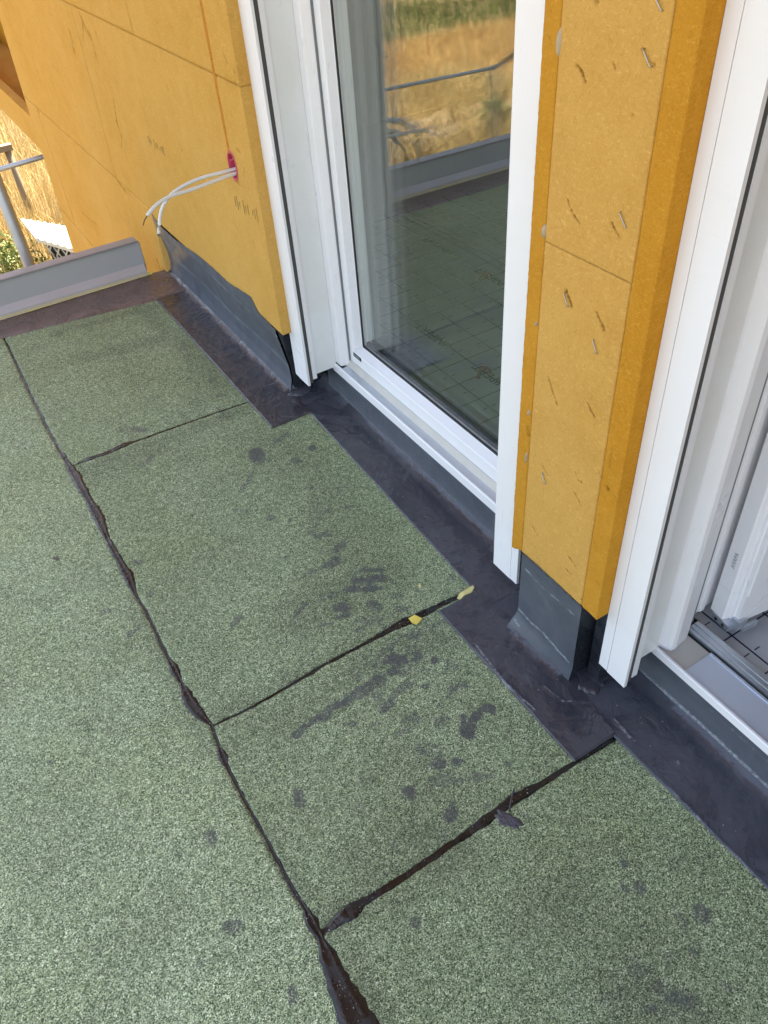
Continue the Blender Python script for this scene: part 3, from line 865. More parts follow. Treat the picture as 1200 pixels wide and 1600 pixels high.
flashing('flashing', pw([.57, 1.07], [.702, .701]), pw([.55, .70, .715, .925, .94, 1.07], [.812, .83, .86, .86, .83, .815]), .572, 1.063, 70, 230, .0064, m_memP,
         'dark violet flashing patch round the foot of the pillar', .0024, 6,
         [([(735, 1000), (790, 1070), (835, 1112)], .0045, .75), ([(835, 1112), (880, 1118)], .004, .4), ([(850, 1075), (880, 1098), (930, 1100)], .004, .6), ([(715, 935), (760, 920), (770, 900)], .004, .45), ([(755, 925), (790, 950)], .004, .4), ([(918, 1075), (940, 1080), (945, 1060)], .004, .3)], cove=pw([.5, .736, .748, .908, .918, 1.1], [.95, .95, .826, .816, .95, .95]))


def para_lo(x, y):
    return y


u, v = np.meshgrid(np.linspace(-2.85, .86, 420), np.linspace(0, 1, 26), indexing='ij')
ylo = np.interp(u, [-2.9, .09, .33, .706, .9], [3.225, 3.2, 3.168, 3.108, 3.09]) + .003 * (vnoise(u, u * 0, 40, 3, 2) - .5)
yy = ylo + (3.352 - ylo) * v
zz = .0085 + .0016 * (vnoise(u, yy, 18, 4, 9) - .4); zz = np.where(v < .02, .0003, zz)
ch = .3 * (1 - sstep(.0, .006, np.abs(yy - ylo - .06 + .01 * (vnoise(u, yy, 12, 2, 4) - .5))))
tag(raw('flashing', np.stack([u, yy, zz], -1).reshape(-1, 3), grid_idx(*u.shape), m_brown, None, True, {'chalk': ch}),
    'brownish flashing strip along the foot of the grey parapet', 'flashing', 'waterproof flashings round the terrace edge')

c_ = onz((925, 1062))
o = blob('coating_puddle', c_[0], c_[1], .050, .034, .5, .006, .0035, m_memP, None, 8, .45, 60)
o.data.attributes.new('chalk', 'FLOAT', 'POINT')
tag(o, 'glossy dark puddle of coating at the near corner of the pillar foot', 'puddle')
c_ = onz((470, 612))
o = blob('coating_puddle', c_[0], c_[1], .045, .030, .2, .006, .004, m_memB, None, 14, .45, 60)
o.data.attributes.new('chalk', 'FLOAT', 'POINT')
tag(o, 'dark puddle of coating at the end of the left wall, under the guide rail', 'puddle')
# ------------------------------------------------------------------ parapet
PA = thing('parapet', 'low grey metal parapet closing the far end of the terrace', 'parapet', (-1.0, 3.40, 0))
PY = 3.352
prism('face_panel', [(PY + .028, .03), (PY + .016, .052), (PY + .016, .150), (PY + .045, .150), (PY + .045, -.1), (PY + .028, -.1)], -4.2, .757, 'x', m_para, PA, .0012)
prism('base_ledge', [(PY - .008, .012), (PY - .006, .030), (PY + .0155, .054), (PY + .027, .052), (PY + .027, -.02), (PY - .008, -.02)], -4.2, .752, 'x', m_paral, PA, .002)
prism('cap_strip', [(PY + .008, .1515), (PY + .006, .160), (PY + .016, .163), (PY + .018, .158), (PY + .052, .164), (PY + .052, .1515)], -4.2, .748, 'x', m_capm, PA, .0012)
prism('end_cap', [(PY + .02, .02), (PY + .02, .146), (PY + .04, .146), (PY + .04, .02)], .7575, .760, 'x', m_capm, PA, .0004)
u = np.linspace(-3.2, .772, 300)
yb = PY - .0085 - .007 * vnoise(u, u * 0, 9, 4, 5)
V = np.concatenate([np.c_[u, yb, u * 0 + .0115], np.c_[u, yb * 0 + PY - .0065, u * 0 + .0125], np.c_[u, yb * 0 + PY - .008, u * 0 + .021]])
tag(raw('masking_tape', V, grid_idx(3, len(u)), m_tape, None), 'strip of yellow masking tape along the foot of the parapet', 'tape')

# ------------------------------------------------------------------ scaffold outside the parapet
SC = thing('scaffold_pole', 'galvanised scaffold pole standing behind the parapet', 'scaffold pole', (.336, 3.62, -3))
tube('pole', [(.336, 3.62, -3.1), (.322, 3.62, 2.6)], .024, m_zinc, SC, 20, 1)
RL = thing('scaffold_rail', 'level guard rail with hanging cords, seen only in the door glass', 'scaffold rail', (-.2, 3.72, .42))
tube('rail', [(.20, 3.71, .42), (-.80, 3.70, .40)], .0085, m_zinc, RL, 10, 1)
box('joint', -.825, -.798, 3.688, 3.712, .388, .412, m_zinc, RL, .005)
RD = thing('scaffold_rail', 'thin grey guard rail passing behind the end of the left wall', 'scaffold rail', (1.2, 5.95, .0))
a_, b_ = ony((-2, 265), 5.95), ony((74, 243), 5.95)
tube('rail', [tuple(a_), tuple(b_), tuple(b_ + (b_ - a_) * 2.0)], .016, m_zinc, RD, 10, 1)
RM = thing('scaffold_rail', 'rising guard rail beyond the hanging cords, seen in the door glass', 'scaffold rail', (-1.2, 3.72, .5))
tube('rail', [(-.83, 3.72, .395), (-2.3, 3.75, .93)], .009, m_zinc, RM, 10, 1)
tube('brace', [(-.90, 3.74, .40), (-2.3, 3.77, .85)], .006, m_zinc, RM, 8, 1)
for k, (x0, x1) in enumerate(((-.755, -.785), (-.80, -.815), (-.815, -.83))):
    tag(tube('cord', [(x0, 3.70, .395), ((x0 + x1) / 2 - .004, 3.70, .30), (x1, 3.70, .12), (x1 - .01, 3.69, -.2)], .005, m_cable, None, 6, 4),
        ('pale cord hanging from the guard rail, nearest the pole', 'pale cord hanging between two others on the guard rail', 'pale cord hanging from the guard rail, farthest from the pole')[k], 'cord', 'cords hanging from the guard rail')
tag(tube('conduit', [(.12, 3.76, -.5), (.06, 3.75, .10), (-.03, 3.74, .235), (-.14, 3.73, .265), (-.25, 3.72, .235), (-.34, 3.71, .13), (-.38, 3.70, -.3)], .013, m_zinc, None, 10, 8),
    'grey plastic conduit looped over behind the parapet, larger loop', 'conduit')
tag(tube('conduit', [(.02, 3.79, -.4), (-.06, 3.78, .14), (-.15, 3.77, .225), (-.23, 3.77, .15), (-.30, 3.76, .03), (-.33, 3.76, -.4)], .011, m_rust, None, 10, 8),
    'dark conduit looped behind the parapet, smaller loop', 'conduit')


# ------------------------------------------------------------------ wood-fibre boards
def board(y0f, y1f, z0f, z1f, ny, nz, thick, mat, parent, marks=(), name='board', x=.83, rough=.0009, hole=None, label=None, seed=0):
    """front face at x (facing -X) as a dense sheet so gouges are real; edges and sides closed"""
    s, r = np.meshgrid(np.linspace(0, 1, ny), np.linspace(0, 1, nz), indexing='ij')
    z = r * 0 + .5 * (z0f(np.array(1.)) + z1f(np.array(1.)))
    y = y0f(z) + (y1f(z) - y0f(z)) * s
    for _ in range(3):
        z = z0f(y) + (z1f(y) - z0f(y)) * r
        y = y0f(z) + (y1f(z) - y0f(z)) * s
    w = np.zeros_like(y)
    for pts, rad, st in marks:
        lo = np.min(pts, 0) - rad * 3; hi = np.max(pts, 0) + rad * 3
        if hi[0] < y.min() or lo[0] > y.max() or hi[1] < z.min() or lo[1] > z.max(): continue
        d = seg_dist(y, z, pts) + rad * 1.9 * (vnoise(y, z, .5 / rad, 4, seed + 3) - .5)
        np.maximum(w, st * (1 - sstep(rad * .35, rad * 1.1, d)), out=w)
    dy = np.minimum(s * np.abs(y1f(z) - y0f(z)), (1 - s) * np.abs(y1f(z) - y0f(z)))
    dz = np.minimum(r, 1 - r) * np.abs(z1f(y) - z0f(y))
    ed = np.minimum(dy, dz)
    X = x + rough * (vnoise(y, z, 60, 3, seed) - .5) + (.0035 * w) + .0015 * (1 - sstep(0, .003, ed))
    V = np.stack([X, y, z], -1).reshape(-1, 3)
    F = grid_idx(ny, nz)
    if hole is not None:
        c = V[F].mean(1); F = F[~hole(c[:, 1], c[:, 2])]
    ring = np.concatenate([np.arange(ny) * nz, (ny - 1) * nz + np.arange(1, nz), (np.arange(ny - 1)[::-1]) * nz + nz - 1, np.arange(1, nz - 1)[::-1]])
    low = V[ring].copy(); low[:, 0] = x + thick
    b = len(V) + np.arange(len(ring))
    F = np.concatenate([F, np.stack([ring, b, np.roll(b, -1), np.roll(ring, -1)], 1)])
    o = raw(name, np.concatenate([V, low]), F, mat, parent, True, {'wear': np.concatenate([w.ravel(), w.ravel()[ring]])})
    if label: o['label'] = label
    return o


yz = lambda p: onx(p, .83)[1:]
G = .0007


def mk(pts, rad_px, st):
    P_ = [yz(p) for p in pts]
    return (np.array(P_), rad_px * np.linalg.norm(onx(pts[0]) - EYE) / FOC, st * .85)


A_MARKS = [mk(*m) for m in [
    ([(123, 20), (135, 48), (140, 55)], 6, .6), ([(108, 48), (116, 85)], 5, .6), ([(145, 65), (150, 90)], 3.5, .6), ([(128, 28), (130, 60)], 3, .7), ([(112, 60), (118, 90)], 2.5, .8), ([(158, 110), (170, 120)], 2, .4),
    ([(177, 155), (183, 195), (190, 215)], 2.2, .8), ([(181, 190), (184, 198)], 4, .8), ([(190, 212), (190, 230)], 2, .8), ([(149, 50), (151, 55)], 2, .9), ([(242, 28), (246, 38)], 2, .8), ([(349, 85), (355, 100)], 2.2, .8), ([(261, 135), (262, 142)], 3, .6),
    ([(284, 235), (285, 237)], 2.5, .9), ([(78, 22), (79, 24)], 2.5, .9), ([(102, 106), (103, 108)], 2, .8), ([(58, 110), (60, 114)], 2, .8), ([(80, 102), (92, 113)], 3, .35), ([(119, 166), (120, 168)], 2, .8), ([(40, 52), (44, 57)], 3, .4), ([(27, 65), (35, 72)], 2.5, .4),
    ([(90, 205), (91, 208)], 2, .7), ([(136, 223), (137, 225)], 2, .7), ([(115, 295), (120, 305)], 2, .5), ([(163, 318), (167, 326)], 2, .8), ([(303, 317), (305, 324)], 2.5, .7), ([(211, 281), (214, 288)], 2, .5), ([(365, 168), (367, 172)], 3, .4),
    ([(365, 105), (368, 140)], 2.2, .8), ([(381, 262), (380, 275)], 1.8, .7), ([(395, 378), (397, 386)], 2, .8), ([(321, 390), (320, 395)], 2.5, .6), ([(240, 340), (249, 355)], 2, .6), ([(188, 290), (195, 298)], 5, .7), ([(200, 302), (206, 308)], 3, .5), ([(182, 280), (188, 290)], 2, .9),
    ([(55, 168), (60, 172)], 6, .5), ([(57, 188), (60, 200)], 1.5, .6), ([(127, 330), (131, 345)], 1.5, .4), ([(100, 320), (110, 335)], 1.3, .3), ([(374, 238), (368, 232)], 3, .7), ([(370, 285), (376, 290)], 2.5, .6), ([(245, 405), (250, 422)], 3, .8)]]
WA = thing('insulated_wall', 'orange wood fibre board wall left of the glazed door', 'wall', (.85, 3.8, -3))
wend = lambda z: np.interp(z, [-3.2, -.8, .3, .7, 2.3], [5.9, 5.76, 5.6, 5.52, 5.46])
bxc = np.array([2.262, .728])
hole_f = lambda y, z: ((y - bxc[0]) / .030) ** 2 + ((z - bxc[1]) / .040) ** 2 < 1
TH = .045
board(cst(2.103), cst(2.9465), cst(.963 + G), cst(1.66), 110, 90, TH, m_fib, WA, A_MARKS, seed=1)
board(cst(2.9475), wend, cst(.963 + G), cst(1.66), 130, 70, TH, m_fib, WA, A_MARKS, seed=2)
board(cst(2.103), cst(2.9465), cst(1.6625), cst(2.24), 60, 40, TH, m_fib, WA, seed=3)
board(cst(2.9475), wend, cst(1.6625), cst(2.24), 60, 40, TH, m_fib, WA, seed=4)
zlow = lambda y: np.interp(y, [2.10, 3.318, 3.322, 9], [.249, .249, .281 + G, .281 + G]) + .002 * (vnoise(y, y * 0, 70, 3, 4) - .5) * (y < 3.32)
jointY = lambda z: np.interp(z, [.28, .82], [3.783, 3.727])
board(cst(2.103), lambda z: jointY(z) - .0012, zlow, cst(.963 - G), 330, 140, TH, m_fib, WA, A_MARKS, seed=5, hole=hole_f)
board(lambda z: jointY(z) + .0012, wend, cst(.281 + G), cst(.963 - G), 190, 80, TH, m_fib, WA, A_MARKS, seed=6)
board(cst(3.322), cst(5.29), cst(-.42), cst(.281 - G), 190, 70, TH, m_fib, WA, A_MARKS, seed=7)
board(cst(5.293), wend, cst(-.42), cst(.281 - G), 30, 50, TH, m_fib, WA, seed=8)
board(cst(3.322), wend, cst(-1.1), cst(-.4225), 60, 30, TH, m_fib, WA, seed=9)
board(cst(3.322), wend, cst(-3.2), cst(-1.1025), 60, 40, TH, m_fib, WA, seed=10)
# slim corner strip of cut board along the door side of the wall
# grey coating on the foot of the wall
ctop = [(3.3175, .266), (3.237, .243), (3.074, .243), (2.941, .255), (2.787, .270), (2.645, .272), (2.515, .270), (2.40, .285), (2.32, .296), (2.276, .259), (2.20, .252), (2.150, .2495)]


def coating(name, y0, y1, topf, prof, ny, nz, parent, chalk, seed, end=True):
    """grey liquid coating: follows prof (z -> x), irregular brushed upper edge"""
    s, r = np.meshgrid(np.linspace(y0, y1, ny), np.linspace(0, 1, nz), indexing='ij')
    z = .001 + (topf(s) - .001) * r
    x = prof(z, s) + .0016 * (vnoise(s, z, 18, 4, seed) - .5)
    ch = np.zeros_like(x)
    for pts, wd, st in chalk:
        d = seg_dist(s, z, pts) + .006 * (vnoise(s, z, 50, 3, seed + 2) - .5)
        np.maximum(ch, st * (1 - sstep(wd * .3, wd, d)), out=ch)
    return raw(name, np.stack([x, s, z], -1).reshape(-1, 3), grid_idx(ny, nz), m_up, parent, True, {'chalk': ch})


ty, tz = np.array(ctop)[::-1].T
topA = lambda y: np.interp(y, ty, tz) + .007 * (vnoise(y, y * 0, 55, 4, 6) - .5) + .006 * np.maximum(0, vnoise(y, y * 0, 160, 2, 7) - .55)
profA = lambda z, y: np.where(z > .235, .8282, np.interp(z, [0, .012, .05, .10, .235], [.838, .8455, .855, .853, .8282]))
chA = [([(y_, z_) for y_, z_ in zip(np.linspace(2.15, 3.25, 12), .105 + .006 * np.sin(np.arange(12)))], .016, .62), ([(2.15, .222), (2.30, .226), (2.5, .222), (2.75, .228)], .0045, .85), ([(2.15, .02), (2.5, .022), (3.0, .02)], .006, .35)]
coating('coated_upstand', 2.150, 3.3175, topA, profA, 420, 50, WA, chA, 3)
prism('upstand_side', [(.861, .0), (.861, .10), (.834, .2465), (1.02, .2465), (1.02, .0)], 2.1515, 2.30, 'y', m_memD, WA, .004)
# resin line above the junction box
ys = 2.272; zz = np.linspace(.762, 1.66, 160)
wv = .0105 + .004 * (vnoise(zz, zz * 0, 14, 3, 3) - .4)
V = np.stack([np.c_[zz * 0 + .8302, ys - wv * 1.0 + .003 * (vnoise(zz, zz * 0, 4, 2, 9) - .5), zz], np.c_[zz * 0 + .8275, zz * 0 + ys, zz], np.c_[zz * 0 + .8302, ys + wv, zz]]).reshape(-1, 3)
raw('resin_line', V, grid_idx(3, len(zz)), m_resin, WA, True)
for (pa, pb, h_) in (((232, 218), (256, 236), 5), ((368, 315), (402, 337), 6), ((128, 332), (150, 350), 3)):
    a_, b_ = yz(pa), yz(pb)
    for k in range(11):
        if k in (3, 7): continue
        c_ = a_ + (b_ - a_) * (k / 10)
        hh = h_ * 3.0 / FOC * (1 + .5 * math.sin(k * 2.1))
        box('printed_stamp', .8288, .8294, c_[0] - .0016, c_[0] + .0016, c_[1] - hh, c_[1] + hh, m_stamp, WA, 0)

# junction box and cables
JB = thing('junction_box', 'magenta junction box sunk in the orange wall', 'junction box', (.83, bxc[0], bxc[1] - .04))
n = 40
t_ = np.linspace(0, 2 * np.pi, n, endpoint=False)
rr = lambda a, j: 1 + j * (vnoise(np.cos(t_) * 2 + 5, np.sin(t_) * 2 + 5, 1.6, 4, a) - .5)
ringf = lambda s, x, a, j: np.c_[t_ * 0 + x, bxc[0] + .0315 * s * np.cos(t_) * rr(a, j), bxc[1] + .042 * s * np.sin(t_) * rr(a, j)]
V = np.concatenate([ringf(1.03, .829, 4, .10), ringf(.90, .8275, 4, .06), ringf(.86, .832, 4, .0), ringf(.83, .868, 4, 0)])
F = np.concatenate([np.stack([k * n + np.arange(n), k * n + (np.arange(n) + 1) % n, (k + 1) * n + (np.arange(n) + 1) % n, (k + 1) * n + np.arange(n)], 1) for k in range(3)])
raw('box_rim', V, F, m_red, JB, True)
V = np.concatenate([ringf(.86, .846, 6, 0), [[.842, bxc[0], bxc[1]]]])
raw('box_back', V, [(i, (i + 1) % n, n) for i in range(n)], m_redd, JB)
for k in range(4):
    a = k * 1.57 + .5
    tube('box_lug', [(.846, bxc[0] + .016 * math.cos(a), bxc[1] + .022 * math.sin(a)), (.831, bxc[0] + .017 * math.cos(a), bxc[1] + .024 * math.sin(a))], .0035, m_red, JB, 8, 1)


def cable(px, ys_, label, wire):
    P_ = [tuple(ony(p, y_)) for p, y_ in zip(px, ys_)]
    C_ = thing('cable', label, 'cable', P_[0], 'cables from the junction box')
    b0 = (P_[0][0] + .03, P_[0][1], P_[0][2])
    tube('sheath', [b0] + P_, .0052, m_cable, C_, 14, 8)
    e_ = Vector(P_[-1]); d_ = (e_ - Vector(P_[-2])).normalized()
    if wire:
        tube('wire', [tuple(e_ - d_ * .004), tuple(e_ + d_ * .012 + Vector((.0, 0, -.003))), tuple(e_ + d_ * .024 + Vector((.002, 0, -.010)))], .0016, m_copper, C_, 8, 3)
    else:
        tube('wire', [tuple(e_ - d_ * .003), tuple(e_ + d_ * .001)], .004, m_copper, C_, 8, 1)


cable([(368, 271), (340, 281), (300, 296), (268, 306), (246, 319), (230, 337)], [2.25, 2.25, 2.245, 2.24, 2.235, 2.23], 'longer white cable curving out of the junction box, dark wire at its tip', True)
cable([(368, 264), (345, 270), (315, 278), (288, 290), (266, 306), (252, 330), (248, 368)], [2.265, 2.27, 2.28, 2.285, 2.29, 2.295, 2.30], 'second white cable from the junction box, bending straight down', False)

# loggia past the end of the wall
LG = thing('loggia', 'orange boarded loggia jutting past the far end of the left wall', 'loggia', (1.6, 7.6, -.1))
bm_ = box('parapet_band', .842, .90, 5.55, 9.2, -.06, .145, m_fib, LG, .003)
box('slab', .9, 3.2, 5.9, 9.2, -.06, .0, m_fib, LG, .003)
box('back_wall', 1.30, 1.42, 5.95, 9.2, .0, 2.195, m_fib_cut, LG, .003)
box('ledge_board', 1.12, 1.299, 5.95, 7.25, .27, .33, m_fib, LG, .004)
box('soffit', .0, 3.2, 5.95, 9.6, 2.2, 2.3, m_fib, LG, .003)
box('end_wall', .95, 1.29, 9.05, 9.2, .001, 2.195, m_fib, LG, .003)
box('corner_post', .93, 1.0, 8.0, 8.07, .001, 2.195, m_fib_cut, LG, .003)

# ------------------------------------------------------------------ pillar between the doors
P_MARKS = [mk(*m) for m in [
    ([(901, 102), (909, 115), (913, 128)], 3.2, .9), ([(958, 102), (960, 108)], 2.5, .8), ([(1003, 80), (1010, 95), (1021, 102)], 4, .6), ([(1003, 48), (1004, 50)], 5, .35), ([(930, 0), (932, 3)], 7, .6), ([(886, 315), (894, 335), (904, 348)], 3, .9), ([(955, 350), (960, 360), (968, 372)], 3, .9),
    ([(884, 455), (892, 478)], 3.4, .9), ([(932, 490), (942, 515)], 4, .8), ([(856, 590), (864, 615), (870, 632)], 3, .75), ([(917, 630), (924, 645), (928, 652)], 2.6, .9), ([(846, 725), (852, 738), (858, 745)], 2.4, .6), ([(898, 738), (903, 752), (908, 754)], 2.4, .8), ([(897, 770), (907, 790)], 2, .85),
    ([(831, 823), (841, 840)], 2.3, .7), ([(888, 870), (898, 885)], 2.3, .9), ([(884, 890), (891, 898)], 3, .7), ([(937, 740), (940, 748)], 6, .4), ([(948, 762), (949, 765)], 4.5, .9), ([(1033, 175), (1035, 178)], 3, .4), ([(986, 178), (988, 182)], 2.5, .5), ([(828, 850), (838, 858)], 2, .4),
    ([(906, 936), (908, 938)], 2.5, .8), ([(822, 668), (824, 680)], 5, .7), ([(818, 565), (820, 575)], 3, .3), ([(956, 700), (952, 730)], 2, .5), ([(873, 340), (880, 360)], 2, .35), ([(835, 545), (822, 655)], 1.5, .3)]]
PI = thing('insulated_pillar', 'orange wood fibre pillar between the two doors', 'pillar', (.86, .82, .0))
ragP = lambda y: .2515 + .004 * (vnoise(y, y * 0, 90, 4, 3) - .5)
ragL = lambda y: np.interp(y, [.922, .957], [.252, .2345]) + .005 * (vnoise(y, y * 0, 150, 3, 8) - .5)
board(cst(.7325), cst(.9205), ragP, cst(.9535 - G), 110, 360, .05, m_fib, PI, P_MARKS, seed=11)
board(cst(.7325), cst(.9205), cst(.9535 + G), cst(1.64), 100, 330, .05, m_fib, PI, P_MARKS, seed=12)
board(cst(.7325), cst(.9205), cst(1.6425), cst(2.24), 30, 50, .05, m_fib, PI, seed=13)
rl = lambda z: .957 + .003 * (vnoise(z, z * 0, 120, 4, 6) - .5)
board(cst(.9222), rl, ragL, cst(2.24), 22, 600, .05, m_fib_cut, PI, P_MARKS, 'edge_strip', .8312, .002, seed=14)
board(cst(.6872), cst(.7308), lambda y: .2515 + .004 * (vnoise(y, y * 0, 120, 3, 2) - .5), cst(2.24), 26, 600, .033, m_fib_cut, PI, P_MARKS, 'edge_strip', .8296, .0018, seed=15)
box('return_board', .8635, .885, .692, .9215, .27, 2.24, m_fib_cut, PI, .001)
# gash in the return side
profP = lambda z, y: np.where(z > .055, .8325 - .0 * z, .8325 - (.0175 + .009 * (y - .82) / .1) * sstep(.055, .0, z) ** 1.0)
topP = lambda y: np.interp(y, [.73, .90, .915, .925], [.2545, .2565, .254, .25]) + .008 * (vnoise(y, y * 0, 80, 4, 9) - .45)
s_, r_ = np.meshgrid(np.linspace(.731, .921, 160), np.linspace(0, 1, 60), indexing='ij')
sh = lambda s, r: s + np.where(s > .83, (s - .83) / .09, (s - .83) / .1) * .012 * sstep(.3, 0., r) * np.where(s > .83, .5, .3)
z_ = .002 + (topP(s_) - .002) * r_
x_ = np.where(z_ > .249, .8284, profP(z_, s_)) + .0012 * (vnoise(s_, z_, 22, 4, 3) - .5)
ch = np.zeros_like(z_)
for pts, wd, st in (([(.905, .208), (.86, .20), (.80, .204), (.735, .206)], .0035, .8), ([(.915, .062), (.88, .058), (.83, .062), (.77, .052), (.745, .05)], .008, .8), ([(.916, .030), (.895, .026)], .004, .7), ([(.92, .004), (.82, .004), (.735, .004)], .004, .6)):
    d = seg_dist(s_, z_, pts) + .006 * (vnoise(s_, z_, 60, 3, 5) - .5)
    np.maximum(ch, st * (1 - sstep(wd * .3, wd, d)), out=ch)
raw('coated_upstand', np.stack([x_, sh(s_, r_), z_], -1).reshape(-1, 3), grid_idx(*s_.shape), m_up, PI, True, {'chalk': ch})
bm = bmesh.new()
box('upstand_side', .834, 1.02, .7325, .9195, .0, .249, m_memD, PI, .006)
for p, a in (((1013, 90), 2.25), ((975, 343), 2.25), ((931, 541), 2.05), ((851, 747), 2.05), ((886, 468), 2.0), ((1030, 2), 2.3)):
    y_, z_0 = yz(p); L2 = .0115
    d_ = Vector((0, -math.cos(a), math.sin(a)))
    c_ = Vector((.8268, y_, z_0))
    tube('staple', [tuple(c_ - d_ * L2 + Vector((.006, 0, 0))), tuple(c_ - d_ * L2), tuple(c_ + d_ * L2), tuple(c_ + d_ * L2 + Vector((.006, 0, 0)))], .0011, m_steel, PI, 8, 1)
for p, rx_, rz_ in (((873, 68), .0055, .018), ((850, 362), .005, .011), ((826, 645), .003, .006), ((822, 715), .0025, .014), ((838, 506), .002, .005)):
    y_, z_0 = yz(p); n = 20; tt = np.linspace(0, 2 * np.pi, n, endpoint=False)
    jj = 1 + .5 * (vnoise(np.cos(tt) + 4, np.sin(tt) + p[0], 1.5, 3, 3) - .5)
    V = np.concatenate([np.c_[tt * 0 + .832, y_ + rx_ * np.cos(tt) * jj, z_0 + rz_ * np.sin(tt) * jj], np.c_[tt * 0 + .8275, y_ + rx_ * .6 * np.cos(tt) * jj, z_0 + rz_ * .7 * np.sin(tt) * jj], [[.8268, y_, z_0]]])
    F = [(i, (i + 1) % n, n + (i + 1) % n, n + i) for i in range(n)] + [(n + i, n + (i + 1) % n, 2 * n) for i in range(n)]
    raw('sealant_dab', V, F, m_glue, PI, True)


# ------------------------------------------------------------------ blind guide rails
def guide_rail(y_in, y_out, face, label, z0=.084, groove=True, panel_y=None):
    """y_in: edge by the door opening; y_out: edge by the wall. face -1 opens towards -Y, +1 towards +Y"""
    s = 1 if y_out > y_in else -1
    T = thing('guide_rail', label, 'guide rail', (.88, (y_in + y_out) / 2, z0), 'white blind guide rails')
    g0 = y_out - s * .0235
    Y = lambda *a: (min(a), max(a))
    a, b = Y(y_in, g0 - s * .0012)
    box('front_flange', .862, .8695, a, b, z0, 2.24, m_pvc, T, .0012)
    a, b = Y(g0, y_out)
    box('outer_flange', .862, .8695, a, b, z0 + .002, 2.24, m_pvc, T, .0008)
    a, b = Y(y_in + s * .0025, y_out - s * .002)
    box('brush_seal', .8698, .8817, a, b, z0 + .006, 2.24, m_brush, T, 0)
    a, b = Y(y_in + s * .001, y_out)
    box('back_lip', .882, .8965, a, b, z0 + .018, 2.24, m_pvc, T, .001)
    if panel_y is not None:
        a, b = Y(panel_y, y_out)
        box('reveal_panel', .897, .9715, a, b, .117, 2.24, m_pvc_d, T, .0008)
    return T


guide_rail(2.029, 2.120, -1, 'white guide rail on the left side of the glazed door', panel_y=2.032)
guide_rail(1.054, .966, 1, 'white guide rail between the glazed door and the pillar', panel_y=1.050)
rr_ = guide_rail(.612, .6865, -1, 'white guide rail right of the pillar, beside the open door', panel_y=.632)
box('plastic_clip', .8555, .8615, .690, .698, .812, .862, m_clip, rr_, .001)
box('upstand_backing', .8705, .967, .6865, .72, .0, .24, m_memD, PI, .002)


# ------------------------------------------------------------------ doors
def upstand(y0, y1, mat_l, seed, parent):
    s, r = np.meshgrid(np.linspace(y0, y1, 320), np.linspace(0, 1, 26), indexing='ij')
    z = .001 + .1015 * r
    x = np.interp(z, [0, .006, .022, .05, .103], [.952, .962, .968, .9695, .9685]) + .0016 * (vnoise(s, z, 14, 4, seed) - .5)
    ch = np.zeros_like(z)
    for pts, wd, st in mat_l:
        d = seg_dist(s, z, pts) + .005 * (vnoise(s, z, 45, 3, seed + 2) - .5)
        np.maximum(ch, st * (1 - sstep(wd * .3, wd, d)), out=ch)
    raw('coated_upstand', np.stack([x, s, z], -1).reshape(-1, 3), grid_idx(*s.shape), m_up, parent, True, {'chalk': ch})


D1 = thing('glazed_door', 'closed white glazed terrace door with the field mirrored in its glass', 'door', (1.0, 1.54, 0))
upstand(1.0, 2.1, [([(1.0, .012), (2.0, .012)], .010, .55), ([(1.1, .062), (1.9, .062)], .003, .5)], 5, D1)
FR = thing('door_frame', None, None, (1.0, 1.54, .1)); FR.parent = D1; FR.location = (0, 0, .1)
Z1 = 2.22
prism('sill_nose', [(.963, .103), (.963, .129), (.965, .132), (.9685, .132), (.9685, .103)], .985, 2.045, 'y', m_pvc, FR, .0008)
prism('sill_alu_strip', [(.969, .11), (.969, .1325), (.989, .1345), (.989, .11)], 1.0, 1.985, 'y', m_alu, FR, .0006)
prism('sill_ledge', [(.9895, .1), (.9895, .134), (1.004, .149), (1.06, .149), (1.06, .1)], .985, 2.06, 'y', m_beige, FR, .0008)
prism('jamb', [(.972, 2.06), (.972, 2.001), (.9745, 1.9985), (.997, 1.990), (1.04, 1.990), (1.04, 2.06)], .1335, Z1, 'z', m_pvc, FR, .0012)
prism('jamb', [(.972, 1.02), (.972, 1.079), (.9745, 1.0815), (.997, 1.090), (1.04, 1.090), (1.04, 1.02)], .1335, Z1, 'z', m_pvc, FR, .0012)
box('jamb_gasket', .9985, 1.0035, 1.9865, 1.9895, .15, Z1, m_gasg, FR, 0)
box('head', .972, 1.04, 1.09, 1.99, Z1 - .06, Z1, m_pvc, FR, .001)
SA = thing('sash', None, None, (1.03, 1.54, .15)); SA.parent = D1; SA.location = Vector((1.03, 1.54, .15)) - Vector((1.0, 1.54, 0))
sy0, sy1, sz0, sz1 = 1.124, 1.957, .192, 2.10
# bottom rail and stiles with bevelled glazing beads
prism('bottom_rail', [(1.0045, .1505), (1.0045, .190), (1.0065, .193), (1.010, .194), (1.030, .2025), (1.030, .206), (1.075, .206), (1.075, .1505)], 1.092, 1.9885, 'y', m_pvc, SA, .0008)
prism('stile', [(1.0045, 1.9865), (1.0045, 1.960), (1.0065, 1.957), (1.010, 1.956), (1.030, 1.951), (1.030, 1.948), (1.075, 1.948), (1.075, 1.9865)], .2065, sz1, 'z', m_pvc, SA, .0008)
box('stile', 1.0046, 1.03, 1.9575, 1.9864, .151, .2064, m_pvc, SA, .0006)
prism('stile', [(1.0045, 1.0945), (1.0045, 1.121), (1.0065, 1.124), (1.010, 1.125), (1.030, 1.130), (1.030, 1.133), (1.075, 1.133), (1.075, 1.0945)], .2065, sz1, 'z', m_pvc, SA, .0008)
box('top_rail', 1.0045, 1.075, 1.134, 1.947, sz1 - .06, sz1, m_pvc, SA, .001)
box('glass_gasket', 1.0302, 1.034, 1.135, 1.9475, .2062, .2125, m_gask, SA, .0008)
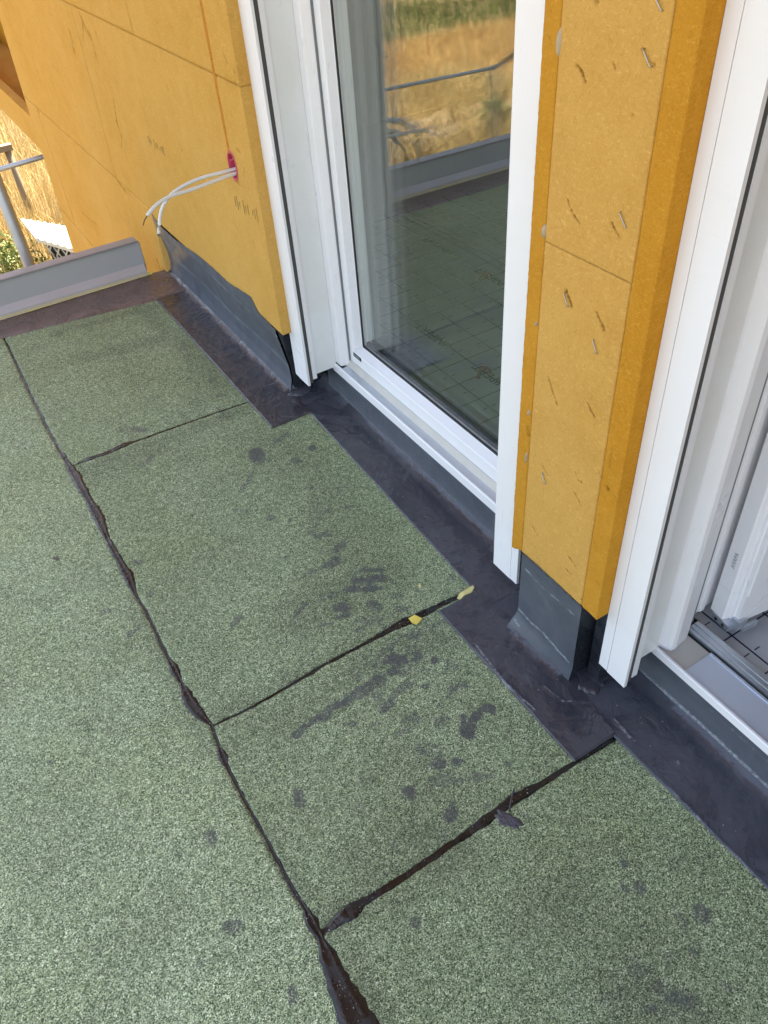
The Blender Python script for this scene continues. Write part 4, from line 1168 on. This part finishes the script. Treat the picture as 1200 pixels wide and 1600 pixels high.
box('glass_gasket', 1.0302, 1.034, 1.942, 1.9478, .2128, sz1 - .06, m_gask, SA, .0008)
TILT = math.radians(.33)
for k in range(3):
    x0 = 1.0342 + k * .0175
    o = box('glass_pane', x0, x0 + .004, 1.134, 1.9475, .2065, sz1 - .061, m_glass, SA, 0)
    o.rotation_euler = (0, TILT * (1 if k == 0 else 1), 0)
    o.location.x += .0045
for k in range(2):
    x0 = 1.0445 + k * .0175
    box('spacer_bar', x0, x0 + .010, 1.136, 1.946, .207, .219, m_gask, SA, 0)
# small sticker
c_ = onx((558.5, 557.5), 1.0045)
box('maker_sticker', 1.0038, 1.0043, c_[1] - .024, c_[1] + .024, c_[2] - .008, c_[2] + .006, m_gask, SA, 0)
for dz in (-.0035, .0005):
    box('sticker_line', 1.0033, 1.0037, c_[1] - .014, c_[1] + .018, c_[2] + dz, c_[2] + dz + .0016, m_alu, SA, 0)

D2 = thing('open_door', 'white terrace door standing open inwards at the right edge', 'door', (1.0, .2, 0))
upstand(-.9, .69, [([(.64, .016), (.5, .02), (.3, .017), (-.5, .02)], .009, .72), ([(.5, .080), (.2, .078)], .003, .6)], 8, D2)
F2 = thing('door_frame', None, None, (1.0, .2, .1)); F2.parent = D2; F2.location = (0, 0, .1)
prism('sill_nose', [(.963, .103), (.963, .122), (.965, .1245), (.9695, .1245), (.9695, .103)], -.9, .655, 'y', m_pvc, F2, .0008)
prism('sill_ledge', [(.970, .09), (.970, .1135), (1.050, .1155), (1.050, .09)], -.9, .64, 'y', m_beige, F2, .0006)
prism('step_plate', [(.974, .1142), (.974, .1175), (1.044, .1195), (1.044, .1225), (1.049, .1225), (1.049, .1162)], -.9, .558, 'y', m_plate, F2, .0005)
box('sill_gasket', 1.0505, 1.0585, -.9, .64, .09, .1135, m_gask, F2, 0)
prism('threshold_rail', [(1.059, .09), (1.059, .120), (1.0665, .120), (1.0675, .1185), (1.069, .1185), (1.070, .121), (1.0785, .121), (1.0795, .1195), (1.081, .1195), (1.082, .122), (1.092, .122), (1.098, .118), (1.098, .09)], -.9, .632, 'y', m_alu, F2, .0003)
box('threshold_gasket', 1.0985, 1.119, -.9, .66, .05, .088, m_gask, F2, 0)
prism('jamb', [(.972, .70), (.972, .634), (.978, .6315), (.985, .616), (.990, .6105), (1.0, .6085), (1.043, .6165), (1.043, .70)], .1155, Z1, 'z', m_pvc, F2, .0018)
box('jamb_gasket', 1.0435, 1.0475, .622, .69, .1165, Z1, m_gask, F2, .0004)
box('jamb_rebate', 1.048, 1.066, .630, .70, .1235, Z1, m_pvc_d, F2, .001)
box('rebate_gasket', 1.0665, 1.0825, .637, .70, .123, Z1, m_gasg, F2, .0005)
prism('inner_jamb', [(1.083, .71), (1.083, .648), (1.094, .645), (1.097, .6495), (1.112, .6495), (1.115, .646), (1.127, .6465), (1.130, .651), (1.205, .655), (1.205, .71)], .1235, Z1, 'z', m_pvc, F2, .0008)
# opened leaf, hinged at the jamb
ang = math.radians(-6.75)
LF = thing('leaf', None, None, (0, 0, 0)); LF.parent = D2
o0 = Vector((1.144, .577, .135))
LF.location = o0 - Vector((1.0, .2, 0)); LF.rotation_euler = (0, 0, ang)


def lbox(name, x0, x1, y0, y1, z0, z1, mat, bevel=.001):
    o = box(name, x0, x1, y0, y1, z0, z1, mat, None, bevel); o.parent = LF; return o


def lprism(name, poly, a0, a1, axis, mat, bevel=.001, skew=None):
    o = prism(name, poly, a0, a1, axis, mat, None, bevel, skew); o.parent = LF; return o


LW, LH = .92, 1.98
# stile: lip, groove, hinge-edge face (local x along the leaf, local y through it)
lprism('hinge_stile', [(0, -.002), (.004, -.004), (.0845, -.004), (.0845, .066), (-.004, .066), (-.004, .060), (-.020, .056), (-.020, .022), (-.016, .019), (-.004, .017), (-.004, .010), (0, .008)],
       .085, LH, 'z', m_pvc, .0012)
lprism('hinge_stile', [(0, -.002), (.0835, -.004), (.0835, .066), (-.004, .066), (-.004, .060), (-.020, .056), (-.020, .022), (-.016, .019), (-.004, .017), (-.004, .010), (0, .008)],
       .0, .0845, 'z', m_pvc, .0008)
lbox('bottom_rail', .086, LW, -.004, .066, 0, .085, m_pvc)
lbox('top_rail', .085, LW, -.004, .066, LH - .085, LH, m_pvc)
lbox('lock_stile', LW + .0005, LW + .085, -.004, .066, 0, LH, m_pvc)
lbox('glass_pane', .0855, LW - .001, .018, .022, .0855, LH - .086, m_glass, 0)
lbox('glass_pane', .0855, LW - .001, .036, .040, .0855, LH - .086, m_glass, 0)
lbox('glass_gasket', .085, .0895, -.002, .016, .09, LH - .09, m_gask, 0)
tube_o = tube('mitre_line', [(.003, -.0048, .003), (.0835, -.0048, .0835)], .0008, m_pvc_d, None, 6, 1); tube_o.parent = LF
o = lbox('drain_slot', .080, .105, -.0065, -.0042, .046, .056, m_gasg, .0008)
lbox('hinge_bracket', -.022, -.004, .0, .046, -.018, -.001, m_alu, .002)
lbox('hinge_bracket', -.006, .018, -.010, .010, -.016, .012, m_alu, .002)
lbox('hinge_bracket', .01, .05, -.014, -.006, -.022, -.008, m_alu, .002)
for (hx_, hy_) in ((-.0225, .014), (-.0225, .034)):
    o = tube('screw', [(hx_, hy_, -.0095), (hx_ - .0012, hy_, -.0095)], .004, m_gask, None, 12, 1); o.parent = LF
Mt = Matrix.Translation((-.0207, .036, .168)) @ Matrix(((0, 0, -1, 0), (0, 1, 0, 0), (1, 0, 0, 0), (0, 0, 0, 1)))
o = text_obj('profile_mark', 'AVAPA', .014, m_mark, Mt); o.parent = LF

# ------------------------------------------------------------------ inside: printed insulation foil on the floor
fo = bpy.data.objects['inside_floor']


def fbox(name, x0, x1, y0, y1, mat, h=.0012):
    o = box(name, x0, x1, y0, y1, FZ, FZ + h, mat, fo, 0); return o


for k in range(-2, 16):
    x_ = 1.145 + .106 * k if k >= 0 else None
    if x_ is None or x_ > 2.3: continue
    fbox('foil_line', x_ - .0016, x_ + .0016, -.9, 3.05, m_print if k < 1 else m_printb)
for k in range(-9, 31):
    y_ = .577 + .1055 * k
    if y_ > 3.05: continue
    fbox('foil_line', 1.1205, 2.3, y_ - .0014, y_ + .0014, m_print if k < 4 else m_printb, .0009)
    for j in range(13):
        x_ = 1.145 + .106 * j
        fbox('foil_tick', x_ - .024, x_ - .008, y_ + .0515, y_ + .0540, m_print if k < 4 else m_printb, .0007)
        fbox('foil_tick', x_ + .008, x_ + .024, y_ + .0515, y_ + .0540, m_print if k < 4 else m_printb, .0007)
for (px, ang_) in (((701, 494), 0), ((766, 544), 0)):
    pass
rot_t = Matrix.Rotation(math.radians(90), 4, 'Z')
for x_, y_ in ((1.355, 2.03), (1.357, 1.69), (1.777, 2.25), (1.780, 2.62)):
    text_obj('foil_lettering', 'UNIPERT', .05, m_printb, Matrix.Translation((x_, y_, FZ + .0015)) @ rot_t, fo)
for p in ((757, 440), (757, 590)):
    c_ = onz(p, FZ)
    K = thing('pipe_clip', 'red pipe clip on the floor behind the glass, ' + ('farther from the sill' if p[1] < 500 else 'nearer the sill'), 'pipe clip', (c_[0], c_[1], FZ + .001), 'red pipe clips on the inside floor')
    tube('clip_hoop', [(c_[0] - .018, c_[1] + .012, FZ + .001), (c_[0] - .012, c_[1] + .008, FZ + .03), (c_[0], c_[1], FZ + .038), (c_[0] + .012, c_[1] - .008, FZ + .03), (c_[0] + .016, c_[1] - .010, FZ + .014)], .0045, m_redclip, K, 8, 4)
    box('clip_foot', c_[0] - .024, c_[0] - .012, c_[1] + .004, c_[1] + .018, FZ + .0015, FZ + .004, m_redclip, K, .0005)
